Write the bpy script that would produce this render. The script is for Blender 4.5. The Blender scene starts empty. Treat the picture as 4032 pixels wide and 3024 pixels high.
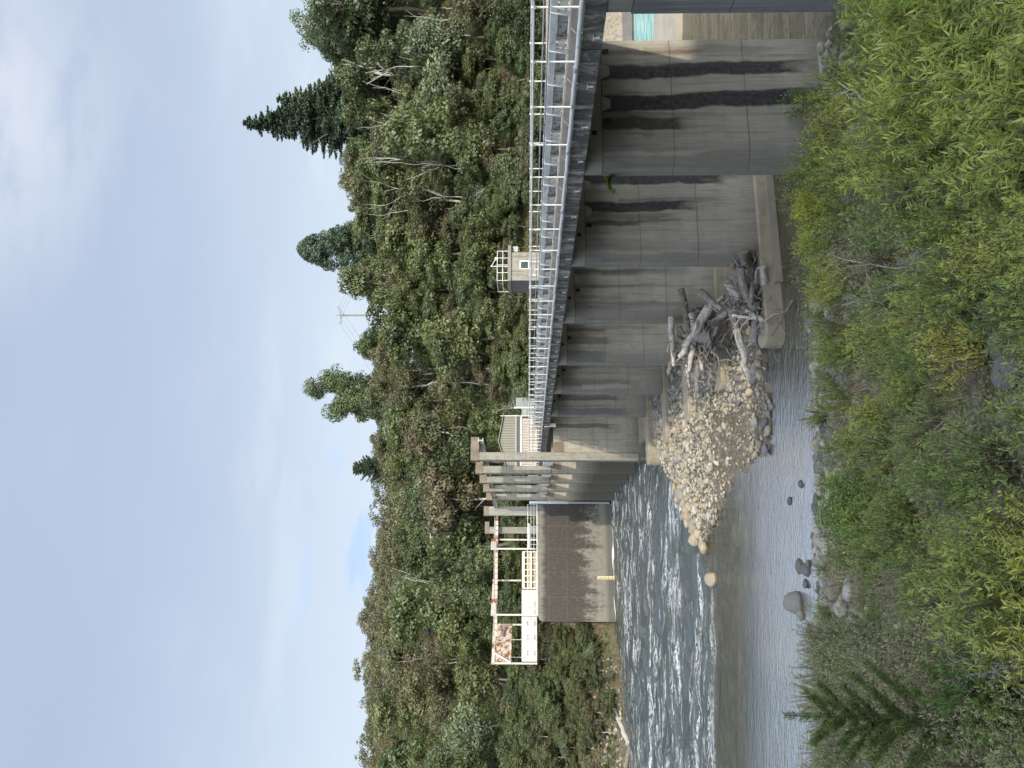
import bpy, math, random
import numpy as np
from mathutils import Vector, Matrix, noise as mnoise

S = bpy.context.scene
COL = S.collection
R = math.radians
rng = np.random.default_rng(7)
random.seed(7)

# ------------------------------------------------------------------ helpers
def tag(o, label=None, cat=None, group=None, kind=None):
    if label: o['label'] = label
    if cat: o['category'] = cat
    if group: o['group'] = group
    if kind: o['kind'] = kind
    return o

def empty(name, loc=(0, 0, 0), rz=0.0, label=None, cat=None, group=None):
    o = bpy.data.objects.new(name, None)
    COL.objects.link(o)
    o.location = loc
    o.rotation_euler = (0, 0, rz)
    o.empty_display_size = 0.3
    return tag(o, label, cat, group)

def mesh_np(name, V, faces_flat, nper, smooth=False, fattr=None, vattr=None):
    """V (n,3); faces_flat: flat index array; nper: verts per face (int or array)."""
    me = bpy.data.meshes.new(name)
    V = np.asarray(V, dtype=np.float32)
    F = np.asarray(faces_flat, dtype=np.int32).ravel()
    if np.isscalar(nper):
        nf = len(F) // nper
        tot = np.full(nf, nper, dtype=np.int32)
    else:
        tot = np.asarray(nper, dtype=np.int32); nf = len(tot)
    st = np.zeros(nf, dtype=np.int32)
    st[1:] = np.cumsum(tot)[:-1]
    me.vertices.add(len(V)); me.vertices.foreach_set('co', V.ravel())
    me.loops.add(len(F)); me.loops.foreach_set('vertex_index', F)
    me.polygons.add(nf)
    me.polygons.foreach_set('loop_start', st)
    me.polygons.foreach_set('loop_total', tot)
    me.update(calc_edges=True)
    if smooth:
        me.polygons.foreach_set('use_smooth', np.ones(nf, dtype=bool))
    if fattr is not None:
        for k, a in fattr.items():
            at = me.attributes.new(k, 'FLOAT', 'FACE')
            at.data.foreach_set('value', np.asarray(a, dtype=np.float32))
    if vattr is not None:
        for k, a in vattr.items():
            at = me.attributes.new(k, 'FLOAT', 'POINT')
            at.data.foreach_set('value', np.asarray(a, dtype=np.float32))
    me.validate()
    return me

def link(name, me, mat, parent=None, loc=None, rz=None):
    o = bpy.data.objects.new(name, me)
    if mat is not None and not me.materials: me.materials.append(mat)
    COL.objects.link(o)
    if parent is not None: o.parent = parent
    if loc is not None: o.location = loc
    if rz is not None: o.rotation_euler = (0, 0, rz)
    return o

class MB:
    def __init__(s): s.v = []; s.f = []
    def box(s, x0, x1, y0, y1, z0, z1):
        n = len(s.v)
        s.v += [(x0,y0,z0),(x1,y0,z0),(x1,y1,z0),(x0,y1,z0),(x0,y0,z1),(x1,y0,z1),(x1,y1,z1),(x0,y1,z1)]
        s.f += [tuple(n+i for i in q) for q in ((3,2,1,0),(4,5,6,7),(0,1,5,4),(1,2,6,5),(2,3,7,6),(3,0,4,7))]
        return s
    def hexa(s, pts):
        n = len(s.v); s.v += [tuple(p) for p in pts]
        s.f += [tuple(n+i for i in q) for q in ((3,2,1,0),(4,5,6,7),(0,1,5,4),(1,2,6,5),(2,3,7,6),(3,0,4,7))]
        return s
    def tube(s, pts, radii, n=8, caps=True):
        pts = [Vector(p) for p in pts]
        if not hasattr(radii, '__len__'): radii = [radii]*len(pts)
        base = len(s.v)
        for i, p in enumerate(pts):
            d = (pts[min(i+1, len(pts)-1)] - pts[max(i-1, 0)])
            if d.length < 1e-9: d = Vector((0,0,1))
            d.normalize()
            a = Vector((0,0,1)) if abs(d.z) < 0.9 else Vector((1,0,0))
            u = d.cross(a).normalized(); w = d.cross(u)
            for k in range(n):
                t = 2*math.pi*k/n
                q = p + (u*math.cos(t) + w*math.sin(t))*radii[i]
                s.v.append((q.x, q.y, q.z))
        for i in range(len(pts)-1):
            for k in range(n):
                a0 = base+i*n+k; a1 = base+i*n+(k+1) % n
                s.f.append((a0, a1, a1+n, a0+n))
        if caps:
            s.f.append(tuple(base+k for k in range(n)))
            e = base+(len(pts)-1)*n
            s.f.append(tuple(e+k for k in reversed(range(n))))
        return s
    def prism(s, poly, z0, z1):
        n = len(s.v); m = len(poly)
        s.v += [(x, y, z0) for x, y in poly] + [(x, y, z1) for x, y in poly]
        for i in range(m):
            j = (i+1) % m
            s.f.append((n+i, n+j, n+m+j, n+m+i))
        s.f.append(tuple(n+i for i in reversed(range(m))))
        s.f.append(tuple(n+m+i for i in range(m)))
        return s
    def prism_xz(s, poly, y0, y1):
        n = len(s.v); m = len(poly)
        s.v += [(x, y0, z) for x, z in poly] + [(x, y1, z) for x, z in poly]
        for i in range(m):
            j = (i+1) % m
            s.f.append((n+i, n+m+i, n+m+j, n+j))
        s.f.append(tuple(n+i for i in range(m)))
        s.f.append(tuple(n+m+i for i in reversed(range(m))))
        return s
    def quad(s, *p):
        n = len(s.v); s.v += [tuple(q) for q in p]; s.f.append(tuple(range(n, n+len(p)))); return s
    def build(s, name, mat, parent=None, smooth=False, bevel=0.0, loc=None, rz=None):
        me = bpy.data.meshes.new(name)
        me.from_pydata(s.v, [], s.f)
        me.update()
        if smooth:
            for p in me.polygons: p.use_smooth = True
        o = link(name, me, mat, parent, loc, rz)
        if bevel:
            b = o.modifiers.new('bevel', 'BEVEL'); b.width = bevel; b.segments = 2; b.limit_method = 'ANGLE'
        return o

def cyl_smooth(o, ang=40):
    me = o.data
    for p in me.polygons: p.use_smooth = True
    try: me.set_sharp_from_angle(angle=R(ang))
    except Exception: pass
    return o

def vnoise(x, y, z=0.0, octaves=3):
    v = 0; a = 1.0; t = 0
    for i in range(octaves):
        v += a*mnoise.noise(Vector((x, y, z+i*7.3))); t += a
        a *= .5; x *= 2.03; y *= 2.03
    return v/t

# ------------------------------------------------------------------ node DSL
class NT:
    def __init__(s, tree): s.t = tree; s.n = tree.nodes; s.l = tree.links
    def node(s, typ, **kw):
        n = s.n.new(typ)
        for k, v in kw.items(): setattr(n, k, v)
        return n
    def put(s, sock, v):
        if isinstance(v, bpy.types.NodeSocket): s.l.new(v, sock)
        elif v is not None:
            if hasattr(sock.default_value, '__len__') and not hasattr(v, '__len__'):
                sock.default_value = [v]*len(sock.default_value)
            elif hasattr(v, '__len__') and len(sock.default_value) == 4 and len(v) == 3:
                sock.default_value = (*v, 1)
            else: sock.default_value = v
    def m(s, op, a, b=None, c=None, clamp=False):
        n = s.node('ShaderNodeMath', operation=op, use_clamp=clamp)
        s.put(n.inputs[0], a); s.put(n.inputs[1], b)
        if c is not None: s.put(n.inputs[2], c)
        return n.outputs[0]
    def vm(s, op, a, b=None):
        n = s.node('ShaderNodeVectorMath', operation=op)
        s.put(n.inputs[0], a); s.put(n.inputs[1], b)
        return n.outputs[0]
    def mix(s, f, a, b, mode='MIX'):
        n = s.node('ShaderNodeMix', data_type='RGBA', blend_type=mode)
        s.put(n.inputs[0], f); s.put(n.inputs[6], a); s.put(n.inputs[7], b)
        return n.outputs[2]
    def noise(s, vec, scale, detail=3, rough=.55, dist=0.0):
        n = s.node('ShaderNodeTexNoise')
        s.put(n.inputs['Vector'], vec); n.inputs['Scale'].default_value = scale
        n.inputs['Detail'].default_value = detail; n.inputs['Roughness'].default_value = rough
        n.inputs['Distortion'].default_value = dist
        return n.outputs[0]
    def smooth(s, v, lo, hi, a=0.0, b=1.0):
        n = s.node('ShaderNodeMapRange', interpolation_type='SMOOTHSTEP')
        s.put(n.inputs[0], v); s.put(n.inputs[1], lo); s.put(n.inputs[2], hi)
        s.put(n.inputs[3], a); s.put(n.inputs[4], b)
        return n.outputs[0]
    def lin(s, v, lo, hi, a=0.0, b=1.0):
        n = s.node('ShaderNodeMapRange')
        s.put(n.inputs[0], v); s.put(n.inputs[1], lo); s.put(n.inputs[2], hi)
        s.put(n.inputs[3], a); s.put(n.inputs[4], b)
        return n.outputs[0]
    def ramp(s, v, stops):
        n = s.node('ShaderNodeValToRGB'); e = n.color_ramp.elements
        while len(e) < len(stops): e.new(.5)
        for i, (p, c) in enumerate(stops):
            e[i].position = p; e[i].color = (*c, 1) if len(c) == 3 else c
        s.put(n.inputs[0], v)
        return n.outputs[0]
    def attr(s, name, out='Fac'):
        n = s.node('ShaderNodeAttribute', attribute_name=name); return n.outputs[out]
    def obj(s): return s.node('ShaderNodeTexCoord').outputs['Object']
    def pos(s): return s.node('ShaderNodeNewGeometry').outputs['Position']
    def rand(s): return s.node('ShaderNodeObjectInfo').outputs['Random']
    def xyz(s, v):
        n = s.node('ShaderNodeSeparateXYZ'); s.put(n.inputs[0], v); return n.outputs
    def bump(s, h, strength=.3, dist=.02, normal=None):
        n = s.node('ShaderNodeBump'); n.inputs['Strength'].default_value = strength
        n.inputs['Distance'].default_value = dist
        s.put(n.inputs['Height'], h)
        if normal is not None: s.put(n.inputs['Normal'], normal)
        return n.outputs[0]

def new_mat(name):
    m = bpy.data.materials.new(name); m.use_nodes = True
    t = NT(m.node_tree); t.n.clear()
    out = t.node('ShaderNodeOutputMaterial')
    return m, t, out

def principled(t, out, col, rough=.7, metal=0.0, normal=None, spec=.5, ior=None):
    p = t.node('ShaderNodeBsdfPrincipled')
    t.put(p.inputs['Base Color'], col); t.put(p.inputs['Roughness'], rough)
    t.put(p.inputs['Metallic'], metal); t.put(p.inputs['Specular IOR Level'], spec)
    if ior: p.inputs['IOR'].default_value = ior
    if normal is not None: t.put(p.inputs['Normal'], normal)
    t.l.new(p.outputs[0], out.inputs[0])
    return p

def simple(name, col, rough=.6, metal=0.0, var=.25, scale=6.0, rust=0.0, rustcol=(.16, .06, .025), stretch=(1, 1, 1)):
    m, t, out = new_mat(name)
    o = t.vm('MULTIPLY', t.obj(), stretch)
    n1 = t.noise(o, scale, 5, .6)
    c = t.mix(t.lin(n1, .3, .7), tuple(x*(1-var) for x in col), tuple(min(1, x*(1+var*.6)) for x in col))
    if rust:
        n2 = t.noise(o, scale*.6, 6, .65, .4)
        c = t.mix(t.smooth(n2, .62-rust*.3, .70-rust*.3), c, rustcol)
    principled(t, out, c, rough, metal, t.bump(t.noise(o, scale*8, 3), .15, .01))
    return m

# ------------------------------------------------------------------ world, sun, camera
SUN_DIR = Vector((.371, -.936, .46)).normalized()
def build_world():
    w = bpy.data.worlds.new('World'); S.world = w; w.use_nodes = True
    t = NT(w.node_tree); t.n.clear()
    out = t.node('ShaderNodeOutputWorld'); bg = t.node('ShaderNodeBackground')
    sky = t.node('ShaderNodeTexSky', sky_type='NISHITA', sun_disc=False)
    sky.sun_elevation = math.asin(SUN_DIR.z)
    sky.sun_rotation = math.atan2(SUN_DIR.x, SUN_DIR.y)
    sky.air_density = 1.0; sky.dust_density = 1.5; sky.ozone_density = 1.0
    g = t.node('ShaderNodeTexCoord').outputs['Generated']
    x, y, z = t.xyz(g)
    # project direction on a flat cloud layer so that clouds flatten toward the horizon
    zz = t.m('ADD', t.m('MAXIMUM', z, 0.0), .16)
    cx = t.m('DIVIDE', x, zz); cy = t.m('DIVIDE', y, zz)
    cv = t.node('ShaderNodeCombineXYZ'); t.put(cv.inputs[0], cx); t.put(cv.inputs[1], cy)
    cvec = cv.outputs[0]
    n_big = t.noise(cvec, .55, 5, .5, .5)
    n_fine = t.noise(t.vm('MULTIPLY', cvec, (.8, 1.25, 1)), 1.6, 7, .56, .25)
    band = t.smooth(z, .2, .52, 1.0, 0.0)
    thin = t.m('ADD', t.m('MULTIPLY', n_big, .88), t.m('MULTIPLY', n_fine, .12))
    veil = t.lin(thin, .3, .7, .78, .98)                     # thin high cloud nearly everywhere
    veilcol = t.mix(t.smooth(z, .14, .5), (5.9, 6.7, 7.5), (4.0, 4.75, 6.15))
    # thin cloud glows around the veiled sun
    dt = t.node('ShaderNodeVectorMath', operation='DOT_PRODUCT'); t.put(dt.inputs[0], g); t.put(dt.inputs[1], SUN_DIR)
    gl = t.m('POWER', t.m('MAXIMUM', dt.outputs['Value'], 0.0), 2.2)
    veilcol = t.mix(1.0, veilcol, t.mix(gl, (1, 1, 1), (8.6, 7.9, 6.8)), 'MULTIPLY')
    c = t.mix(veil, t.vm('MULTIPLY', sky.outputs[0], (.9, .9, .95)), veilcol)
    # blue gap low on the left, above the ridge
    gap = t.m('MULTIPLY', t.smooth(n_fine, .5, .6), t.m('MULTIPLY', t.smooth(z, .17, .22), t.smooth(z, .31, .24)))
    gap = t.m('MULTIPLY', gap, t.smooth(x, .0, -.2))
    c = t.mix(t.m('MULTIPLY', gap, .65), c, (2.4, 4.6, 8.6))
    # brighter puffs low over the ridge
    puff = t.m('MULTIPLY', t.smooth(n_fine, .48, .64), band)
    c = t.mix(t.m('MULTIPLY', puff, .28), c, (6.9, 7.4, 8.0))
    # cumulus-like bright patch high on the right
    d = t.vm('SUBTRACT', g, Vector((.29, .72, .63)).normalized())
    ln = t.node('ShaderNodeVectorMath', operation='LENGTH'); t.put(ln.inputs[0], d)
    patch = t.m('MULTIPLY', t.smooth(t.m('ADD', ln.outputs['Value'], t.m('MULTIPLY', t.m('SUBTRACT', n_fine, .5), .7)), .26, .02), t.smooth(n_fine, .36, .58))
    c = t.mix(t.m('MULTIPLY', patch, .9), c, (7.6, 7.8, 8.1))
    t.put(bg.inputs[0], c); bg.inputs[1].default_value = .12
    t.l.new(bg.outputs[0], out.inputs[0])
build_world()

sl = bpy.data.lights.new('sun', 'SUN'); sl.energy = 3.5; sl.angle = R(.6); sl.color = (1.0, .90, .73)
so = bpy.data.objects.new('sun', sl); COL.objects.link(so)
so.rotation_euler = SUN_DIR.to_track_quat('Z', 'Y').to_euler()
so.location = (20, -40, 60)

F = 2900.0; HV = 2078.0
cam = bpy.data.cameras.new('camera'); co = bpy.data.objects.new('camera', cam); COL.objects.link(co)
cam.sensor_fit = 'HORIZONTAL'; cam.sensor_width = 36; cam.lens = 36*F/4032
cam.clip_start = .1; cam.clip_end = 4000
p_ = math.atan((HV-2016)/F)
fw = Vector((0, math.cos(p_), math.sin(p_))); up = Vector((0, -math.sin(p_), math.cos(p_))); rt = Vector((1, 0, 0))
M3 = Matrix((-up, rt, -fw)).transposed()
co.matrix_world = M3.to_4x4()
S.camera = co
S.view_settings.view_transform = 'Standard'; S.view_settings.look = 'None'
S.view_settings.exposure = 0.15; S.view_settings.gamma = 1.0
S.render.engine = 'CYCLES'
S.cycles.max_bounces = 6; S.cycles.diffuse_bounces = 3; S.cycles.glossy_bounces = 3
S.cycles.transmission_bounces = 3; S.cycles.transparent_max_bounces = 6
S.cycles.use_denoising = True

# ------------------------------------------------------------------ bridge frame
TH = R(14.8); CT, ST = math.cos(TH), math.sin(TH); X0 = 11.0
def BF(s, a, z=0.0): return (X0 + s*CT - a*ST, s*ST + a*CT, z)
def toBF(X, Y):
    dx = X - X0
    return dx*CT + Y*ST, -dx*ST + Y*CT
WZ = -8.6
def water_z(Y): return WZ - .007*max(0., min(55., Y-25.))

# ------------------------------------------------------------------ concrete
def concrete(name, col=(.27, .26, .225), streaks=(), joints=(), dark_top=0.0, dark_amt=.35, zspan=(0, 8), nose=None, moss=0.0, blotch=.5, vstreak=.5, wet=None):
    """Board-marked weathered concrete. Local axes: x along the wall, z up. streaks: (x, width, ztop, zbot, amount, colour, drift)."""
    m, t, out = new_mat(name)
    o = t.obj(); x, y, z = t.xyz(o)
    big = t.noise(o, .55, 5, .6, .3)
    mid = t.noise(o, 2.6, 6, .62)
    fine = t.noise(o, 26, 4, .6)
    vert = t.noise(t.vm('MULTIPLY', o, (5.5, 5.5, .32)), 1.0, 5, .62)
    vert2 = t.noise(t.vm('MULTIPLY', o, (17, 17, .5)), 1.0, 4, .6)
    c = t.mix(t.lin(big, .3, .7), tuple(v*.80 for v in col), tuple(v*1.12 for v in col))
    c = t.mix(t.m('MULTIPLY', t.smooth(mid, .42, .7), blotch*.55), c, (col[0]*.62, col[1]*.58, col[2]*.50))
    c = t.mix(t.m('MULTIPLY', t.smooth(vert, .50, .74), vstreak*.85), c, (.085, .088, .085))
    c = t.mix(t.m('MULTIPLY', t.smooth(vert2, .48, .72), vstreak*.6), c, (.11, .108, .098))
    c = t.mix(t.m('MULTIPLY', t.smooth(t.noise(t.vm('MULTIPLY', o, (9, 9, 1.1)), 1.0, 6, .7), .56, .7), vstreak*.45), c, tuple(min(.6, v*1.35) for v in col))
    c = t.mix(t.m('MULTIPLY', t.smooth(fine, .6, .8), .35), c, (.09, .085, .075))
    if nose is not None:
        e = t.m('ADD', x, t.m('MULTIPLY', t.m('SUBTRACT', vert, .5), 1.3))
        c = t.mix(t.m('MULTIPLY', t.smooth(e, nose, nose*.2), .5), c, (.085, .088, .085))
    wob = t.noise(t.vm('MULTIPLY', o, (.0, .0, .5)), 1.0, 2, .5)
    edge = t.noise(t.vm('MULTIPLY', o, (2.5, 2.5, 1.2)), 1.0, 5, .65)
    for (sx, w, zt, zb, amt, sc, dr) in streaks:
        u = t.m('ADD', x, t.m('MULTIPLY', t.m('SUBTRACT', wob, .5), .35))
        u = t.m('SUBTRACT', u, t.m('MULTIPLY', t.m('SUBTRACT', zt, z), dr))
        d = t.m('ABSOLUTE', t.m('SUBTRACT', u, sx))
        d = t.m('ADD', d, t.m('MULTIPLY', t.m('SUBTRACT', edge, .5), .26))
        f = t.smooth(d, w*.5+.05, w*.5-.04)
        L = zt - zb
        zz = t.m('ADD', z, t.m('MULTIPLY', t.m('SUBTRACT', edge, .5), L*.5))
        f = t.m('MULTIPLY', f, t.smooth(zz, zb-.02*L, zb+.24*L))
        f = t.m('MULTIPLY', f, t.smooth(z, zt+.03, zt-.03))
        f = t.m('MULTIPLY', f, t.lin(t.noise(o, 7, 4, .6), .3, .65, .84, 1.0))
        c = t.mix(t.m('MULTIPLY', f, amt), c, sc)
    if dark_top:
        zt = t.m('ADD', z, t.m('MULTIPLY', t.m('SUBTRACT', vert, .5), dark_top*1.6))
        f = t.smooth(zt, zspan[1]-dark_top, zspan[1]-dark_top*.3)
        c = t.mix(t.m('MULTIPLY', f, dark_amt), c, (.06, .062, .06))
    if moss:
        f = t.m('MULTIPLY', t.smooth(t.noise(o, 3.5, 6, .7), .5, .66), moss)
        c = t.mix(f, c, (.07, .05, .032))
    if wet:
        zt = t.m('ADD', z, t.m('MULTIPLY', t.m('SUBTRACT', vert, .5), 2.2))
        c = t.mix(t.m('MULTIPLY', t.smooth(zt, wet, wet-2.2), .78), c, (.06, .058, .05))
    jl = None
    for j in joints:
        d = t.m('ABSOLUTE', t.m('SUBTRACT', t.m('ADD', z, t.m('MULTIPLY', t.m('SUBTRACT', mid, .5), .05)), j))
        f = t.m('MULTIPLY', t.smooth(d, .022, .006), t.lin(edge, .3, .6, .35, 1.0))
        jl = f if jl is None else t.m('MAXIMUM', jl, f)
    h = t.m('ADD', t.m('MULTIPLY', fine, .4), t.m('MULTIPLY', vert2, .6))
    if jl is not None:
        c = t.mix(t.m('MULTIPLY', jl, .6), c, (.05, .05, .048))
        h = t.m('SUBTRACT', h, jl)
    principled(t, out, c, .88, 0, t.bump(h, .45, .02), .25)
    return m

BLK = (.022, .023, .026); RED = (.13, .062, .04); GRY = (.07, .072, .072)
ZB = -8.05
pier_specs = [  # a_front, label, streaks (x, width, ztop, zbot, amount, colour, drift)
    (14.2, 'nearest concrete bridge pier, cut by the right edge above the willow shrubs', [(.9,.5,-2,-7,.55,GRY,0),(2.2,.4,-2,-6,.5,GRY,.02)]),
    (20.3, 'broad concrete bridge pier with two long black streaks rising behind the lime shrubs', [(1.25,.36,-2.0,-4.6,.95,(.04,.034,.03),0),(1.85,.50,-2.0,-8.6,.98,BLK,.04),(2.85,.40,-2.0,-8.4,.97,BLK,.03),(3.5,.14,-2.0,-5.2,.7,RED,.0),(.95,.1,-2.6,-3.5,.35,GRY,0)]),
    (26.4, 'concrete bridge pier with two black streaks above a round ended footing', [(1.42,.14,-2.0,-4.2,.8,(.06,.045,.038),0.0),(1.5,.1,-3.4,-5.6,.6,RED,.01),(2.05,.38,-2.0,-6.2,.97,BLK,.01),(3.15,.40,-2.0,-7.6,.93,BLK,.0)]),
    (32.4, 'concrete bridge pier behind the big leaning driftwood log', [(3.0,.36,-2.0,-7.4,.96,BLK,-.02),(2.2,.3,-2.0,-5.2,.5,(.08,.06,.05),0),(1.0,.2,-2.2,-4.4,.35,GRY,0),(3.6,.2,-2.0,-3.0,.6,GRY,0)]),
    (38.85, 'concrete bridge pier with a red rust streak behind the driftwood heap', [(3.1,.46,-2.0,-7.0,.97,BLK,0),(1.75,.18,-2.0,-4.2,.75,(.15,.055,.035),0),(1.2,.4,-2.0,-4.6,.6,GRY,0),(.4,.5,-2.0,-4.2,.5,GRY,0)]),
    (44.95, 'concrete bridge pier with broad grey streaks above the dark shaded cobbles', [(3.1,.9,-2.0,-5.6,.65,GRY,.06),(2.0,.4,-2.0,-4.2,.55,GRY,0),(.7,.5,-2.0,-6.5,.45,GRY,0)]),
    (51.35, 'farthest plain bridge pier, next to the tall columned pier', [(3.1,.2,-2.0,-5.0,.6,RED,0),(2.5,.5,-2.0,-7.4,.75,GRY,0),(1.2,.35,-2.0,-6.5,.6,GRY,0),(.3,.4,-2.0,-7.4,.6,GRY,0)]),
]
def nose_poly(s1, th, r, n=9):
    """Plan of a pier: rounded nose at x=0, square end at x=s1; y from 0 to th."""
    pts = []
    for i in range(n+1):
        t = math.pi/2 + math.pi*i/n
        pts.append((r + r*math.cos(t), th/2 + (th/2)*math.sin(t)))
    pts = pts[::-1]
    # from (r,0) round to (r,th): reorder counter-clockwise
    return [(s1, th), ] + [(px, py) for px, py in reversed(pts)] + [(s1, 0)]
mat_dark = simple('dark_recess', (.012, .012, .012), .9)
mat_footing = concrete('footing_concrete', (.30, .265, .20), blotch=.7, vstreak=.15, moss=.25)
hole_mat = mat_dark
for i, (a, lab, st) in enumerate(pier_specs):
    rs = np.random.default_rng(60+i)
    st = st+[(rs.uniform(.3, 3.6), rs.uniform(.05, .22), -2.0-rs.choice([0, 0, 1.2]), rs.uniform(-7.8, -4), rs.uniform(.22, .5), [GRY, (.10, .09, .07), (.42, .40, .35)][q % 3], rs.normal(0, .012)) for q in range(7)]
    st2 = [(x, w, zt-ZB, zb-ZB, am, c, dr) for (x, w, zt, zb, am, c, dr) in st]
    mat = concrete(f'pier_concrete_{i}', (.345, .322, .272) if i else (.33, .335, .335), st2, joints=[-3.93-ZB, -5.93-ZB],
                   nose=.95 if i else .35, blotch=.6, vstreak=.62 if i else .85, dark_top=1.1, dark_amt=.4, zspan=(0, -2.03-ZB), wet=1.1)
    capm = concrete(f'pier_cap_concrete_{i}', (.32, .305, .26), blotch=.6, vstreak=.5, nose=.7)
    e = empty('bridge_pier', BF(0, a, ZB), TH, lab, 'pier', 'bridge piers under the footbridge')
    th = .95 if i else .8
    r = .78 if i else .14
    o = MB().prism(nose_poly(3.9, th, r), -2.4, -2.03-ZB).build('pier_wall', mat, e); cyl_smooth(o, 30)
    o = MB().prism(nose_poly(3.86, th-.06, r), -2.015-ZB, -1.52-ZB).build('cap_block', capm, e); o.location = (.02, .03, 0); cyl_smooth(o, 30)
    if i:
        # notches of the cap block, drain holes
        for nx in (1.88, 2.9) if i < 4 else (3.2,):
            MB().prism_xz([(nx-.24, -2.02-ZB), (nx-.13, -2.25-ZB), (nx+.13, -2.25-ZB), (nx+.24, -2.02-ZB)], -.012, .05).build('notch_block', capm, e)
        for hx in (1.35, 3.55):
            MB().box(hx-.07, hx+.07, -.014, .05, -2.24-ZB, -2.06-ZB).build('drain_hole', hole_mat, e)
        for hx in (1.0, 2.2):
            MB().box(hx-.06, hx+.06, .012, .08, -1.86-ZB, -1.74-ZB).build('drain_hole', hole_mat, e)
        # low footing running out downstream from under the pier
        L = 3.0 if i != 6 else 3.3
        w = .54
        pl = [(3.7, th+.2)] + [(-L+w+w*math.cos(math.pi/2+math.pi*k/8), th/2+w*math.sin(math.pi/2+math.pi*k/8)) for k in range(9)] + [(3.7, -.15)]
        o = MB().prism(pl, -1.6, .06).build('footing', mat_footing, e, bevel=.06)

# apron slab between the piers, under the dry bays
tag(MB().box(-.9, 6, -.1, 31.5, -.55, -.3).build('apron', concrete('apron_concrete', (.24, .21, .165), blotch=.8, vstreak=.1), None, loc=BF(0, 26.2, ZB), rz=TH),
    'stained concrete apron slab lying on the riverbed between the piers', 'apron', kind='structure')
# fern growing from a joint of the second pier: built with the plants below

# ------------------------------------------------------------------ gate piers with towers
gp = [(57.5, -2.06, 'tallest gate pier with a full height column, nearest of the five'),
      (62.9, -2.29, 'second gate pier in the row, just beyond the tallest one'),
      (68.3, -2.39, 'middle gate pier of the row of five columns'),
      (73.7, -2.55, 'fourth gate pier in the row, one before the wall'),
      (79.1, -2.77, 'last gate pier of the row, close to the stained river wall')]
mat_tower = concrete('tower_concrete', (.265, .252, .213), blotch=.9, vstreak=.9, moss=.2, joints=[8.2, 9.8, 11.4])
mat_towercap = concrete('tower_cap_concrete', (.20, .165, .125), blotch=.9, vstreak=.3, moss=.75)
mat_gate = simple('white_gate_steel', (.78, .76, .70), .5, 0, .2, 2, .25, (.25, .12, .05))
for i, (a, s0, lab) in enumerate(gp):
    e = empty('gate_pier', BF(s0, a, ZB), TH, lab, 'gate pier', 'gate piers with concrete columns')
    zt = -1.95-ZB
    bm = concrete(f'gate_pier_concrete_{i}', (.33, .305, .245), [(.9, 1.0, zt, zt-.9, .75, (.11, .06, .035), 0), (2.6, .3, zt, 1.0, .6, BLK, 0), (3.6, .5, zt, 2, .5, GRY, 0)] if i == 0 else [(.6, .7, zt, zt-.9, .6, (.10, .065, .045), 0)],
                  joints=[zt-1.0, zt-2.0, zt-3.0, zt-4.0, .55], blotch=.7, vstreak=.75, wet=4.2 if i else 1.2)
    MB().box(.03, 6.4, 0, 1.05, -3.0, zt).build('pier_body', bm, e, bevel=.03)
    d = 1.0 if i else .62
    col = MB()
    zc0 = zt if i else -.25
    col.box(-.03, .58, -.07, .75, zc0 + .003, 4.25-ZB-.02)
    col.build('column', mat_tower, e, bevel=.05)
    MB().box(-.06, 1.72, -.1, .78, 3.64-ZB, 4.28-ZB).build('cap_beam', mat_towercap, e, bevel=.02)
    if i < 4:
        # white gate top, and a dark panel painting the shade of the open bay
        MB().box(.35, .62, 1.06, 5.32, -2.05-ZB, -1.25-ZB).build('gate_beam', mat_gate, e, bevel=.015)
        MB().box(1.6, 1.8, 1.07, 5.3, 1.35, 5.5).build('bay_shade_panel', simple(f'bay_shade_dark_{i}', (.05, .05, .048), .7, 0, .3, 3, .3), e)

# ------------------------------------------------------------------ footbridge deck
AEND = 82.4; A0 = 8.0
mat_beam = concrete('beam_concrete', (.13, .13, .125), blotch=.9, vstreak=1.0, joints=())
def beam_mat():
    m, t, out = new_mat('edge_beam_concrete')
    o = t.obj(); x, y, z = t.xyz(o)
    v = t.noise(t.vm('MULTIPLY', o, (1, 2.6, .8)), 1.0, 7, .74, .5)
    v2 = t.noise(t.vm('MULTIPLY', o, (1, 7, 2.0)), 1.0, 5, .65)
    f = t.noise(o, 14, 4, .65)
    c = t.mix(t.smooth(v, .36, .56), (.36, .345, .31), (.085, .086, .082))
    c = t.mix(t.m('MULTIPLY', t.smooth(v2, .5, .66), .6), c, (.03, .032, .034))
    c = t.mix(t.m('MULTIPLY', t.smooth(f, .58, .75), .5), c, (.27, .265, .24))
    # expansion joints over every pier
    fr = t.m('FRACT', t.m('DIVIDE', t.m('ADD', y, -4.8), 2.04))
    j = t.smooth(t.m('ABSOLUTE', t.m('SUBTRACT', fr, .5)), .012, .004)
    c = t.mix(t.m('MULTIPLY', j, .8), c, (.015, .015, .015))
    principled(t, out, c, .9, 0, t.bump(t.m('SUBTRACT', f, j), .5, .02), .2)
    return m
bd = empty('footbridge', BF(0, A0, -1.5), TH, 'long concrete footbridge with dark stained edge beam over the piers', 'footbridge')
L = AEND - A0
kerb_m = concrete('kerb_concrete', (.36, .33, .29), blotch=.7, vstreak=.2, moss=.25)
zb = -1.5
MB().box(0, .32, 0, L, -1.53-zb, -1.10-zb).build('edge_beam', beam_mat(), bd, bevel=.012)
MB().box(.322, 3.75, .0, L, -1.5-zb, -1.02-zb).build('deck_slab', kerb_m, bd)
MB().box(3.753, 4.0, 0, L, -1.53-zb, -.98-zb).build('upstream_beam', beam_mat(), bd)
mb = MB(); mb.box(.02, .16, .0, L, -1.098-zb, -1.055-zb)
mb.build('edge_plate', simple('pale_plate', (.45, .42, .36), .7, 0, .35, 3, .2), bd)
k = MB(); k.box(.22, .5, 0, L, -1.018-zb, -.86-zb)
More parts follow.
